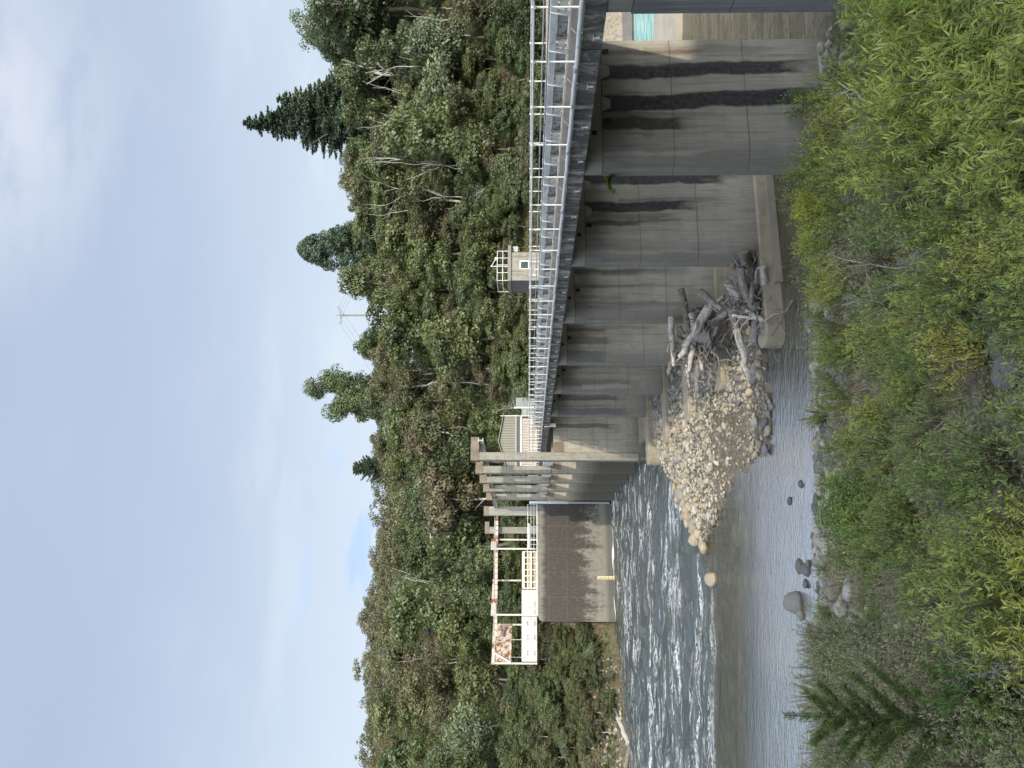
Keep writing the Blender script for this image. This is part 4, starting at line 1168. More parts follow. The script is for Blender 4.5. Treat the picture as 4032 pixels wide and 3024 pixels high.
def fronds(name, seed, z0, n, L, leaf):
    r = np.random.default_rng(seed); PP = []; NN = []; TT = []; SS = []; TG = []
    for k in range(n):
        a = 6.28*k/n+r.normal(0, .2); ln = L*r.uniform(.75, 1.1); m_ = 26; tt = r.beta(2, 2)
        s = np.linspace(.05, 1, m_)
        el = r.uniform(.25, .75)
        ax = np.array([math.cos(a), math.sin(a), 0]); bx = np.array([-math.sin(a), math.cos(a), 0])
        c = ax*(s*ln)[:, None]*.92; c[:, 2] += z0+el*ln*s-.75*ln*s**2.2
        for sd in (-1, 1):
            w = np.sin(math.pi*(s*.9+.1))*ln*.2
            q = c+bx*(sd*w*.5)[:, None]+r.normal(0, .02, (m_, 3))
            PP.append(q); NN.append(np.tile([0, 0, 1.0], (m_, 1))+r.normal(size=(m_, 3))*.25); TG.append(np.tile(bx*sd+ax*.4, (m_, 1)))
            SS.append(w*.55+.02); TT.append(np.clip(tt+r.normal(0, .08, m_), 0, 1))
    P = np.concatenate(PP); N = np.concatenate(NN); T = np.concatenate(TT); S_ = np.concatenate(SS)
    V, Fi = leaf_quads(r, P, N, S_, np.maximum(.035, S_*.36), np.concatenate(TG))
    return mesh_np(name, V, Fi, 4, False, {'tint': T})
def branch_tree(seed, H, r0, levels, spread=.55, nb=(3, 4), trunk_frac=.45, up=.5, mb=None, p0=(0, 0, 0)):
    r = np.random.default_rng(seed); mb = mb or MB(); tips = []
    def grow(p, d, L, rad, lv):
        q = p+d*L; n = 7 if lv == 0 else (5 if lv < 2 else 4)
        pts = limb(mb, p, q, rad, rad*.55, r, n, .07, 4 if lv < 2 else 3)
        if lv >= levels: tips.append(q); return
        for k in range(r.integers(nb[0], nb[1]+1)):
            pos = pts[-1] if k == 0 else pts[r.integers(1, len(pts))]
            dd = (d+Vector(r.normal(0, spread, 3))+Vector((0, 0, up*.35))).normalized()
            grow(pos, dd, L*r.uniform(.5, .78), rad*.55, lv+1)
    grow(Vector(p0), Vector((r.normal(0, .06), r.normal(0, .06), 1)).normalized(), H*trunk_frac, r0, 0)
    return mb, tips
def trunk_mesh(name, seed, H, r0, lean=.1):
    r = np.random.default_rng(seed); mb = MB()
    pts = limb(mb, (0, 0, -.6), (r.normal(0, lean)*H*.3, r.normal(0, lean)*H*.3, H*.82), r0, r0*.25, r, 7, .03, 7)
    for k in range(6):
        q = pts[r.integers(3, 7)]; d = Vector((r.normal(0, 1), r.normal(0, 1), .9)).normalized()
        limb(mb, q, q+d*H*r.uniform(.15, .3), r0*.35, r0*.1, r, 5, .06, 4)
    me = bpy.data.meshes.new(name); me.from_pydata(mb.v, [], mb.f); me.update()
    for p in me.polygons: p.use_smooth = True
    return me
BARK = wood_mat('brown_bark', (.09, .07, .055), (.19, .16, .13)); PALEBARK = wood_mat('pale_bark', (.32, .29, .245), (.50, .47, .41))
DEAD = wood_mat('dead_grey_wood', (.26, .235, .20), (.40, .375, .335))
LF = {
 'kanuka': foliage_mat('olive_brown_leaves', (.062, .066, .025), (.175, .172, .072), .3, .3, (.135, .115, .062), val=.95),
 'broad': foliage_mat('mid_green_leaves', (.056, .070, .022), (.175, .195, .066), .3, .35, (.10, .125, .045), val=.95),
 'dark': foliage_mat('dark_green_leaves', (.036, .052, .019), (.115, .140, .050), .3, .3, val=.95),
 'conifer': foliage_mat('blue_green_needles', (.026, .050, .028), (.098, .140, .078), .3, .2),
 'lime': foliage_mat('lime_fern_leaves', (.06, .10, .015), (.20, .27, .05), .3, .4),
 'brown': foliage_mat('brown_tinged_leaves', (.072, .062, .030), (.205, .170, .092), .3, .25, (.16, .14, .095), val=.95),
 'pale': foliage_mat('grey_green_leaves', (.055, .075, .038), (.17, .195, .10), .3, .3, val=.95),
 'drygrey': foliage_mat('dry_grey_twig_leaves', (.13, .115, .09), (.27, .245, .20), .2, .1)}

# ------------------------------------------------------------------ hillside trees
PROTO = {}
def proto(kind, crowns, trunks): PROTO[kind] = [(c, t) for c, t in zip(crowns, trunks)]
proto('kanuka', [crown_round('crown', 100+k, 8.2, 1.6, 3.2, 64, 200, .13, .30) for k in range(4)], [trunk_mesh('trunk', 100+k, 8, .16) for k in range(4)])
proto('broad', [crown_round('crown', 120+k, 8.6, .4, 3.4, 60, 175, .155, .31) for k in range(4)], [trunk_mesh('trunk', 120+k, 8, .2) for k in range(4)])
proto('dark', [crown_round('crown', 140+k, 9.2, .6, 3.0, 58, 175, .15, .33, .95) for k in range(3)], [trunk_mesh('trunk', 140+k, 9, .2) for k in range(3)])
proto('brown', [crown_round('crown', 160+k, 8, 1.8, 3.2, 62, 200, .125, .29) for k in range(3)], [trunk_mesh('trunk', 160+k, 8, .15) for k in range(3)])
proto('pale', [crown_round('crown', 180+k, 6.5, .2, 3.2, 56, 190, .135, .31) for k in range(2)], [trunk_mesh('trunk', 180+k, 6, .15) for k in range(2)])
proto('conifer', [crown_conifer('crown', 190+k, 9, .8, 2.3, 18, .2) for k in range(2)], [trunk_mesh('trunk', 190+k, 10.5, .16, .02) for k in range(2)])
LAB = {'kanuka': ('olive_tree', 'olive brown fine leaved tree'), 'broad': ('broadleaf_tree', 'mid green bushy broadleaf tree'), 'dark': ('dark_tree', 'dark green dense tree'),
       'brown': ('brown_tinged_tree', 'brown tinged flat topped tree'), 'pale': ('pale_tree', 'grey green rounded tree'), 'conifer': ('conifer', 'small pointed dark conifer')}
def tree(kind, X, Y, sc, rz, label, group, which, name=None, squash=1.0, z=None):
    c, t = PROTO[kind][which % len(PROTO[kind])]
    e = empty(name or LAB[kind][0], (X, Y, ground_h(X, Y) if z is None else z), rz, label, 'tree', group)
    e.scale = (sc*(1+.22*math.sin(X*12.9)), sc*(1+.22*math.sin(Y*7.7)), sc*squash)
    e.rotation_euler[0] = .09*math.sin(X*3.3); e.rotation_euler[1] = .09*math.sin(Y*5.1)
    link('crown', c, LF[kind], e); link('trunk', t, PALEBARK if kind in ('kanuka', 'brown') else BARK, e)
    return e
def zone(t, Y):
    if t > .33: return 'behind the nearest bridge part'
    if t > .12: return 'behind the small hut'
    if t > -.06: return 'behind the olive shed'
    if t > -.2: return 'behind the row of columns'
    if t > -.33: return 'behind the white stop logs'
    return 'above the far left bank'
def band(Y): return 'low on the slope ' if Y < 118 else ('half way up the slope ' if Y < 145 else 'high on the slope ')
rt_ = np.random.default_rng(11)
placed = []
def ridgeY(t): return float(np.interp(t, [-.6, -.3, -.17, -.1, 0, .06, .2, .6], [182, 182, 182, 186, 188, 168, 158, 150]))
def zone_kind(t, Y, r):
    if t > .33: w = dict(dark=.42, broad=.40, kanuka=.18)
    elif t > .12: w = dict(kanuka=.34, broad=.34, dark=.22, brown=.06, pale=.04)
    elif t > -.06: w = dict(kanuka=.32, broad=.34, dark=.26, brown=.06, pale=.02)
    else: w = dict(kanuka=.28, broad=.32, dark=.18, brown=.18, pale=.04)
    if Y < 112: w = dict(broad=.46, dark=.22, kanuka=.16, pale=.16)
    k = list(w); p = np.array([w[q] for q in k]); return k[r.choice(len(k), p=p/p.sum())]
tries = 0
while tries < 20000 and len(placed) < 299:
    tries += 1
    t = rt_.uniform(-.57, .57); Y = 99+ (ridgeY(t)-99)*rt_.random()**.75
    X = t*Y
    if -.30 < t < 0 and Y < 104: continue
    if abs(1512+F*t-1784) < 85 and Y > 136: continue
    sc = rt_.choice([rt_.uniform(.8, 1.15), rt_.uniform(1.15, 1.75)], p=[.4, .6])*(1.12 if t > .3 else 1.0)*(.85 if Y < 108 else 1)*(.8 if Y > ridgeY(t)-16 else 1)
    mind = 3.4*sc
    if any((X-p[0])**2+(Y-p[1])**2 < (mind*.5+p[2]*1.7)**2 for p in placed): continue
    placed.append((X, Y, sc, zone_kind(t, Y, rt_), t))
for i, (X, Y, sc, kind, t) in enumerate(placed):
    zn = band(Y)+zone(t, Y)
    tree(kind, X, Y, sc, rt_.uniform(0, 6.28), f'{LAB[kind][1]} {zn}', f'{LAB[kind][1]}s {zn}', int(rt_.integers(0, 9)), squash=rt_.uniform(.8, 1.25))

# far ridge: reads as one mass of wood
Vs = []; Fs = []; Ts = []; off = 0
protoF = [crown_round('far_crown', 300+k, 7.6, .3, 3.1, 26, 60, .20, .36) for k in range(5)]
PV = []
for me in protoF:
    a = np.zeros(len(me.vertices)*3, np.float32); me.vertices.foreach_get('co', a); PV.append((a.reshape(-1, 3), np.array([d.value for d in me.attributes['tint'].data], np.float32)))
n = 0; far_pts = []
while n < 430:
    t = rt_.uniform(-.66, .62); Y = rt_.uniform(ridgeY(t)-2, min(262, ridgeY(t)+(75 if t < 0 else 26))); X = t*Y
    if abs(1512+F*t-1784) < 70: n += .02; continue
    if any((X-p[0])**2+(Y-p[1])**2 < 3.7**2 for p in far_pts): n += .02; continue
    far_pts.append((X, Y)); n += 1
    v, tn = PV[rt_.integers(5)]; a = rt_.uniform(0, 6.28); sc = rt_.uniform(.75, 1.2)*(1.0 if Y < 200 else 1.1)
    q = np.stack([v[:, 0]*math.cos(a)-v[:, 1]*math.sin(a), v[:, 0]*math.sin(a)+v[:, 1]*math.cos(a), v[:, 2]*rt_.uniform(.8, 1.2)], 1)*sc+np.array([X, Y, ground_h(X, Y)])
    Vs.append(q); Ts.append(np.clip(tn*.7+rt_.uniform(0, .3), 0, 1))
V = np.concatenate(Vs)
tag(link('far_forest', mesh_np('far_forest', V, np.arange(len(V)), 4, False, {'tint': np.concatenate(Ts)}), foliage_mat('far_ridge_leaves', (.040, .042, .018), (.150, .138, .068), .3, .2)), 'brown green forest covering the far ridge under the sky', 'forest', kind='stuff')

# undergrowth between the trees
r = np.random.default_rng(31); P = []; T = []; Sz = []
while len(P) < 110000:
    t = r.uniform(-.64, .62); Y = 66+ (r.random()**.8)*115
    X = t*Y
    z = far_h(X, Y)
    if z < -8.4: continue
    if -.335 < t < -.10 and Y < 101: continue
    if Y < 98 and t > -.335: 
        if t < .1: continue
    cl = mnoise.noise(Vector((X*.3, Y*.3, 0)))
    if cl < -.1 and r.random() < .55: continue
    hgt = max(0, cl)*1.6+.1
    P.append((X, Y, ground_h(X, Y)+r.random()*hgt+.05)); T.append(np.clip(.35+cl*.6+r.normal(0, .15), 0, 1)); Sz.append(r.uniform(.14, .30))
P = np.array(P); N = r.normal(size=P.shape)*.6+np.array([0, -.2, .8])
V, Fi = leaf_quads(r, P, N, np.array(Sz), np.array(Sz)*.6)
tag(link('undergrowth', mesh_np('undergrowth', V, Fi, 4, False, {'tint': np.array(T)}), LF['broad']), 'green undergrowth filling the gaps between the hillside trees', 'undergrowth', kind='stuff')

# named trees on the skyline
def special(name, label, crown, trunk, mat, bark, U, Y, rz=0.0, dz=0.0, sc=1.0):
    X = (U-1512)/F*Y
    e = empty(name, (X, Y, ground_h(X, Y)+dz), rz, label, 'tree')
    e.scale = (sc, sc, sc)
    link('crown', crown, mat, e); link('trunk', trunk, bark, e)
    return e
special('tall_conifer', 'tall dark pointed conifer standing highest on the skyline', crown_conifer('crown', 401, 30, 2, 8.8, 38, .22, .30, 1.5, .72), trunk_mesh('trunk', 401, 31, .5, .02), LF['conifer'], BARK, 2546, 147, .4)
special('leaning_conifer', 'lower ragged conifer close to the right of the tallest conifer', crown_conifer('crown', 402, 23, 1, 7.0, 28, .22, .32, 1.3, .7), trunk_mesh('trunk', 402, 23, .4, .03), LF['conifer'], BARK, 2640, 148)
def crown_dome(name, seed, H, Rc, nl, rad, per, leaf):
    r = np.random.default_rng(seed); lobes = []
    for k in range(nl):
        d = sphere_dirs(r, 1)[0]; u = r.random()**.8; w = Rc*(1-u**2.2)**.62*(r.uniform(.72, 1.0) if k % 4 else r.uniform(.0, .6))
        s = rad*r.uniform(.7, 1.2); lobes.append(((math.cos(k*2.4)*w, math.sin(k*2.4)*w, .5+(H-.9)*u), (s, s, s*.9), r.beta(2, 2)))
    P, N, T, S_ = lobes_to_leaves(r, lobes, per, leaf); V, Fi = leaf_quads(r, P, N, S_, S_/1.5)
    return mesh_np(name, V, Fi, 4, False, {'tint': T})
special('domed_tree', 'dark dome shaped tree on the skyline above the small hut', crown_dome('crown', 403, 17, 5.0, 260, 1.0, 190, .17), trunk_mesh('trunk', 403, 13, .3), LF['conifer'], BARK, 2046, 150, 0, 2.2)
mb, tips = branch_tree(405, 21, .38, 4, .42, (3, 4), .38, .6)
def crown_on_tips(name, tips, seed, rad, per, leaf, asp=1.5):
    r = np.random.default_rng(seed)
    lobes = [((q.x, q.y, q.z), (rad*r.uniform(.6, 1.2),)*3, r.beta(2, 2)) for q in tips]
    P, N, T, S_ = lobes_to_leaves(r, lobes, per, leaf)
    V, Fi = leaf_quads(r, P, N, S_, S_/asp)
    return mesh_np(name, V, Fi, 4, False, {'tint': T})
def mesh_of(mb, name):
    me = bpy.data.meshes.new(name); me.from_pydata(mb.v, [], mb.f); me.update()
    for p in me.polygons: p.use_smooth = True
    return me
special('open_tree', 'loose airy tree with sky gaps, on the skyline above the olive shed', crown_on_tips('crown', tips, 405, 1.5, 90, .20), mesh_of(mb, 'trunk'), LF['dark'], BARK, 1452, 184, 0, -1.0, 1.22)
for k, (U, Y, H, dz, lab) in enumerate(((2985, 131, 20, 0, 'big loose leafed tree rising highest at the right edge of the skyline'), (2885, 136, 18.5, 0, 'big loose leafed tree left of the one at the right edge'), (2790, 140, 16, 0, 'loose leafed tree nearest to the tall conifers'), (3090, 128, 21, 0, 'big leafy tree half outside the right edge of the skyline'))):
    mb, tips = branch_tree(410+k, H, .4, 4, .48, (3, 4), .40, .5)
    special('loose_tree', lab, crown_on_tips('crown', tips, 410+k, 1.25, 60, .21), mesh_of(mb, 'trunk'), LF['pale'] if k != 2 else LF['dark'], BARK, U, Y, k*1.3, dz)
special('small_conifer', 'small pointed conifer alone on the ridge behind the columns', crown_conifer('crown', 420, 13, .5, 5.2, 24, .18, -.2, 1.5, .55), trunk_mesh('trunk', 420, 12, .2, .02), LF['conifer'], BARK, 1178, 212, 0, 2)

# dead trees
deadl = [(2725, 128, 13, 'tall bare dead trunk, tallest of the pale snags below the loose trees', .34), (2765, 126, 10, 'bare forked dead trunk beside the tallest pale snag', .30), (2570, 120, 10, 'white bare trunk in the middle of the right hand slope', .16), (2555, 117, 9, 'shorter white bare trunk just below the other white one', .14),
         (2265, 122, 12, 'slim grey dead tree with fine twigs, left of the right hand slope', .15), (2300, 104, 7, 'wide dead bush of pale grey twigs above the far handrail', .2), (1840, 106, 8, 'white branched dead tree just left of the small hut', .16), (1590, 101, 7, 'group of thin pale dead stems right of the olive shed', .1), (1410, 99, 6, 'twiggy pale dead bush between the shed and the bright green bush', .14),
         (995, 165, 10, 'white dead tree with spreading arms high behind the grey column', .2), (1065, 168, 9, 'white leaning dead tree high behind the row of columns', .16), (770, 150, 9, 'pale dead tree high above the stop logs', .15), (590, 160, 10, 'pale dead tree with thin upright stems above the white portal frames', .15), (330, 150, 9, 'grey dead tree on the far left slope', .14), (480, 165, 9, 'second pale dead tree high on the left slope', .14), (215, 135, 8, 'grey twiggy dead tree low on the far left slope', .14), (880, 172, 9, 'thin white dead stem near the left ridge', .13)]
for k, (U, Y, H, lab, r0) in enumerate(deadl):
    X = (U-1512)/F*Y
    wide = H < 8.5
    mb, tips = branch_tree(500+k, H, r0, (2 if k < 4 else 3) if not wide else 4, .4 if not wide else .6, (2, 3), .5 if not wide else .36, .5)
    e = empty('dead_tree', (X, Y, ground_h(X, Y)+(1.5 if Y > 110 else 0)), k*.9, lab, 'dead tree')
    o = mb.build('trunk', PALEBARK if k in (2, 3, 6, 9, 10) else DEAD, e); cyl_smooth(o, 60)
    if wide and k in (5, 8):
        link('twigs', crown_on_tips('twigs', tips, 520+k, .55, 60, .10, 5), LF['drygrey'], e)['kind'] = 'stuff'

rr = np.random.default_rng(321)
for k in range(14):
    U = rr.uniform(2050, 2960) if k < 9 else rr.uniform(300, 1250); Y = rr.uniform(106, 124) if k < 9 else rr.uniform(128, 165); X = (U-1512)/F*Y
    mb, tips = branch_tree(560+k, rr.uniform(8, 12), rr.uniform(.09, .15), 2, .3, (1, 3), .6, .7)
    w = 'thin pale dead stem standing in front of the right hand slope' if k < 9 else 'thin pale dead stem high on the left hand slope'
    e = empty('dead_tree', (X, Y, ground_h(X, Y)+1.0), k*1.1, w, 'dead tree', w+'s')
    cyl_smooth(mb.build('trunk', PALEBARK if k % 2 else DEAD, e), 60)

# tree ferns and bright bushes low on the slope
FERN = [fronds('fronds', 600+k, 1.0, 26, 1.9, .2) for k in range(3)]
def fern(X, Y, sc, label, group, k, z=None):
    e = empty('tree_fern', (X, Y, ground_h(X, Y) if z is None else z), k*1.1, label, 'fern', group); e.scale = (sc,)*3
    link('fronds', FERN[k % 3], LF['lime'], e)
    if k < 3: FERN_T.append(MB().tube([(0, 0, -.5), (0, 0, 1.0)], .12, 7).build('trunk', BARK, e).data)
    else: link('trunk', FERN_T[k % 3], None, e)
FERN_T = []
k = 0
for (u0, u1, y0, y1, n, lab) in ((2280, 2760, 93, 107, 26, 'bright lime tree fern low on the slope above the far handrail'), (2640, 2760, 112, 120, 6, 'lime tree fern under the pale dead trunks'), (170, 330, 92, 104, 10, 'bright yellow green fern low on the far left slope'), (1060, 1420, 101, 106, 9, 'lime tree fern in front of the trees behind the shed'), (2060, 2200, 104, 118, 4, 'lime tree fern behind the small hut'), (560, 720, 100, 106, 5, 'lime tree fern behind the white portal frames')):
    for q in range(n):
        U = r.uniform(u0, u1); Y = r.uniform(y0, y1); X = (U-1512)/F*Y
        fern(X, Y, r.uniform(.7, 1.2), lab, lab+'s', k); k += 1
def bushes(u0, u1, y0, y1, n, kinds, s0, s1, lab, seed):
    rr = np.random.default_rng(seed)
    for q in range(n):
        U = u0+(u1-u0)*(q+rr.random())/n; Y = rr.uniform(y0, y1); X = (U-1512)/F*Y; kd = kinds[rr.integers(len(kinds))]
        e = tree(kd, X, Y, rr.uniform(s0, s1), rr.uniform(0, 6), f'{lab[kd]}', lab[kd]+'s', int(rr.integers(9)), 'bush', .72)
        e['category'] = 'bush'
bushes(1010, 1500, 99, 104, 14, ['broad', 'pale'], .5, .8, {'broad': 'leafy green bush behind the columns and the shed', 'pale': 'grey green bush behind the columns and the shed'}, 1)
bushes(420, 1000, 97, 103, 16, ['broad', 'dark'], .5, .85, {'broad': 'leafy green bush behind the white portal frames', 'dark': 'dark green bush behind the white portal frames'}, 2)
bushes(1560, 2300, 92, 99, 24, ['broad', 'kanuka', 'pale'], .55, .9, {'broad': 'leafy green bush along the far side of the bridge by the hut', 'kanuka': 'olive bush along the far side of the bridge by the hut', 'pale': 'grey green bush along the far side of the bridge by the hut'}, 3)
bushes(2250, 3080, 92, 99, 24, ['broad', 'dark', 'kanuka'], .6, .95, {'broad': 'leafy green bush above the nearest handrail', 'kanuka': 'olive bush above the nearest handrail', 'dark': 'dark bush above the nearest handrail'}, 4)
bushes(1480, 2350, 99, 110, 30, ['broad', 'kanuka', 'dark'], .6, .95, {'broad': 'leafy green bush low on the slope right of the shed', 'kanuka': 'olive bush low on the slope right of the shed', 'dark': 'dark bush low on the slope right of the shed'}, 5)
bushes(2200, 3060, 99, 109, 26, ['broad', 'kanuka', 'dark'], .65, 1.0, {'broad': 'leafy green bush among the tree ferns at the right', 'kanuka': 'olive bush among the tree ferns at the right', 'dark': 'dark bush among the tree ferns at the right'}, 6)
bushes(1500, 3060, 110, 124, 36, ['broad', 'kanuka', 'pale'], .6, .95, {'broad': 'leafy green bush between trees in the middle of the slope', 'kanuka': 'olive bush between trees in the middle of the slope', 'pale': 'grey green bush between trees in the middle of the slope'}, 7)
bushes(-60, 560, 86, 98, 20, ['broad', 'kanuka', 'dark'], .5, .85, {'broad': 'leafy green bush above the far left bank', 'kanuka': 'olive bush above the far left bank', 'dark': 'dark bush above the far left bank'}, 8)
for k, (U, Y, kd, sc, lab) in enumerate([(330, 79, 'dark', .62, 'dark green leafy bush left of the broken rock bank'), (255, 76, 'dark', .55, 'dark green bush nearest the rapids on the far left bank'), (430, 84, 'pale', .50, 'grey green bush at the left end of the white stop log'), (500, 86, 'kanuka', .38, 'small olive bush in front of the white stop log'), (180, 84, 'broad', .6, 'mid green bush behind the dark one on the far left bank'),
        (110, 78, 'kanuka', .62, 'olive bush on the far left bank near the stranded logs'), (40, 75, 'kanuka', .6, 'olive bush cut by the left edge above the stranded logs'), (370, 88, 'broad', .62, 'mid green bush behind the rocky bank'), (60, 88, 'dark', .7, 'dark bush behind the olive ones at the left edge'), (-20, 82, 'broad', .7, 'leafy bush at the left picture edge'), (285, 91, 'pale', .75, 'grey green bush higher up the far left bank'),
        (555, 81, 'kanuka', .22, 'small dry bush at the left foot of the river wall'), (540, 79, 'broad', .16, 'small fresh green bush on the rock beside the river wall'), (490, 77.5, 'broad', .18, 'low green bush near the water beside the river wall'), (430, 76.5, 'pale', .25, 'low grey green bush near the water on the rocky bank'), (400, 79.5, 'kanuka', .30, 'olive scrub in the middle of the rocky bank'), (220, 71.5, 'kanuka', .32, 'low olive scrub at the river edge above the long stranded log'), (150, 70, 'pale', .32, 'low grey scrub at the river edge by the stranded logs'), (310, 73.5, 'kanuka', .26, 'low olive scrub at the river edge below the dark bush'), (470, 81, 'pale', .25, 'grey scrub half way up the rocky bank'), (355, 75.0, 'pale', .2, 'low pale scrub at the water by the rocks')]):
    X = (U-1512)/F*Y
    e = tree(kd, X, Y, sc, k*1.7, lab, None, k, 'bush', .8); e['category'] = 'bush'

rr = np.random.default_rng(99); n = 0
while n < 170:
    t = rr.uniform(-.60, -.318); Y = rr.uniform(65, 87); X = t*Y; z = ground_h(X, Y)
    if z < -8.55 or z > -.5: continue
    kd = ['broad', 'kanuka', 'pale', 'dark'][rr.choice(4, p=[.48, .2, .17, .15])]
    w = {'broad': 'small green scrub bush on the far bank', 'kanuka': 'small olive scrub bush on the far bank', 'pale': 'small grey scrub bush on the far bank', 'dark': 'small dark scrub bush on the far bank'}[kd]
    e = tree(kd, X, Y, rr.uniform(.18, .42), rr.uniform(0, 6), w+(' by the river wall' if t > -.40 else ' by the stranded logs'), w+'s', n, 'scrub', .8); e['category'] = 'bush'; n += 1
# ------------------------------------------------------------------ power poles and lines
X = (1784-1512)/F*170; zt = 747/F*170; zg = ground_h(X, 170)
pw = empty('power_pole', (X, 170, zg), 0, 'lone power pole with one crossarm on the skyline', 'power pole')
cyl_smooth(MB().tube([(0, 0, 0), (0, 0, zt-zg)], .2, 8).build('pole', simple('pale_green_pole', (.20, .22, .17), .7), pw))
h = zt-zg-.35
MB().hexa([(-1.9, -.3, h-.35), (1.9, -.3, h+.2), (1.9, -.18, h+.2), (-1.9, -.18, h-.35), (-1.9, -.3, h-.15), (1.9, -.3, h+.4), (1.9, -.18, h+.4), (-1.9, -.18, h-.15)]).build('crossarm', simple('blue_grey_arm', (.16, .18, .22), .6), pw)
ins = None
for (x, z) in ((-1.85, h-.15), (0, h+.55), (1.85, h+.4)):
    o = MB().tube([(x, -.24, z), (x, -.24, z+.3)], [.05, .08], 6).build('insulator', mat_dark, pw)
MB().tube([(-.8, -.2, h-.2), (0, -.2, h-.9)], .03, 4).tube([(.8, -.2, h+.1), (0, -.2, h-.9)], .03, 4).build('brace', mat_dark, pw)
Xh = (928-1512)/F*128; zh = 388/F*128; zg2 = ground_h(Xh, 128)
hp = empty('transformer_frame', (Xh, 128, zg2), R(-10), 'grey two legged power frame with crossbars in the forest above the grey column', 'power frame')
hh = zh-zg2
cyl_smooth(MB().tube([(-.95, 0, 0), (-.95, 0, hh)], .13, 7).build('pole', DEAD, hp)); cyl_smooth(MB().tube([(.95, 0, 0), (.95, 0, hh)], .13, 7).build('pole', DEAD, hp))
for (xa, xb, za, zb3) in ((-1.5, 2.9, -.25, -.08), (-.95, .95, -2.2, -2.05), (-.95, .95, -3.6, -3.4)): MB().box(xa, xb, -.09, .09, hh+za, hh+zb3).build('crossarm', DEAD, hp)
MB().box(-.7, .3, -.5, .5, hh-5.4, hh-4.1).build('transformer', mcw, hp)
for k in range(4): MB().tube([(-.9+k*.6, 0, hh-2.05), (-.9+k*.6, 0, hh-.25)], .04, 5).build('dropper', DEAD, hp)
wr = empty('power_line', (Xh, 128, zg2), 0, 'three thin power wires climbing from the forest frame to the skyline', 'wires')
for k in range(3):
    A = Vector((-1.2+k*1.3, 0, hh)); B = Vector((X-1.85+k*1.85-Xh, 42, h+zg-zg2+.3))
    pts = [A.lerp(B, u/14)-Vector((0, 0, 4*3.0*(u/14)*(1-u/14))) for u in range(15)]
    MB().tube(pts, .018, 4, False).build('wire', mat_dark, wr)
for k in range(3):
    A = Vector((X-1.85+k*1.85-Xh, 42, h+zg-zg2+.3)); B = A+Vector((60, 50, -6))
    pts = [A.lerp(B, u/10)-Vector((0, 0, 4*1.5*(u/10)*(1-u/10))) for u in range(11)]
    MB().tube(pts, .018, 4, False).build('wire', mat_dark, wr)

# ------------------------------------------------------------------ foreground shrubs
SF = {
 'lime': foliage_mat('lime_narrow_leaves', (.09, .135, .022), (.38, .45, .10), .22, .36, (.45, .44, .09), .3),
 'green': foliage_mat('fresh_narrow_leaves', (.075, .125, .026), (.31, .40, .10), .3, .36, None, .35),
 'round': foliage_mat('dark_small_leaves', (.035, .075, .014), (.24, .33, .07), .2, .33, None, .35),
 'golden': foliage_mat('golden_small_leaves', (.15, .18, .022), (.56, .56, .09), .2, .4, None, .25),
 'olive': foliage_mat('olive_buddleia_leaves', (.10, .10, .045), (.42, .41, .22), .3, .3, (.19, .21, .11), .35),
 'needle': foliage_mat('pine_needles', (.030, .066, .016), (.12, .19, .042), .2, .25, None, .2),
 'weed': foliage_mat('low_weed_leaves', (.085, .095, .042), (.27, .27, .115), .4, .3, (.22, .17, .09), .3),
 'straw': foliage_mat('dry_grass_blades', (.16, .12, .08), (.42, .35, .24), .3, .2, None, .3)}
TWIG = wood_mat('brown_twigs', (.10, .075, .055), (.20, .165, .13)); PALETWIG = wood_mat('pale_grey_twigs', (.30, .275, .25), (.46, .44, .41))
def narrow_shrub(name, seed, H, Rs, nstem, leaves, L, W, up=.6, tip=0.0, mixed=0.0):
    r = np.random.default_rng(seed); mb = MB(); PP = []; NN = []; TT = []; LL = []; TG = []
    for k in range(nstem):
        a = r.uniform(0, 6.28); rad = Rs*math.sqrt(r.random()); h = H*r.uniform(.55, 1.08)*(1-.35*rad/Rs)
        p0 = np.array([math.cos(a)*rad*.25, math.sin(a)*rad*.25, -.1]); p2 = np.array([math.cos(a)*rad, math.sin(a)*rad, h]); p1 = p0*.4+p2*.3+np.array([0, 0, h*.35])
        s = np.linspace(0, 1, 6); cv = ((1-s)**2)[:, None]*p0+(2*s*(1-s))[:, None]*p1+(s**2)[:, None]*p2
        mb.tube([tuple(c) for c in cv], [.011, .010, .008, .006, .004, .002], 4, False)
        n = leaves; s = 1-(r.random(n)**1.25)*.72; q = ((1-s)**2)[:, None]*p0+(2*s*(1-s))[:, None]*p1+(s**2)[:, None]*p2
        d = unit(2*(1-s)[:, None]*(p1-p0)+2*s[:, None]*(p2-p1))
        o = r.normal(size=(n, 3)); o = unit(o-d*(o*d).sum(1, keepdims=True))
        tg = unit(o+d*(up+.5*(s[:, None]-.6))+np.array([0, 0, -.05]))
        Lk = L*r.uniform(.6, 1.15, n)*(1.1-.35*s)
        q = q+tg*Lk[:, None]*.9
        q[:, 2] -= Lk*.15*r.random(n)
        nr = unit(np.cross(tg, np.cross(np.array([0, 0, 1.0]), tg)+1e-3))+r.normal(0, .25, (n, 3))
        tt = r.beta(2, 2)
        PP.append(q); NN.append(nr); TG.append(tg); LL.append(Lk); TT.append(np.clip(.25+.45*tt+.35*(s-.6)+r.normal(0, .1, n)+tip*(r.random(n) < .06), 0, 1))
    P = np.concatenate(PP); Lq = np.concatenate(LL)
    V, Fi = leaf_quads(r, P, np.concatenate(NN), Lq, Lq*W, np.concatenate(TG))
    return mesh_np(name, V, Fi, 4, False, {'tint': np.concatenate(TT)}), mesh_of(mb, 'stems')
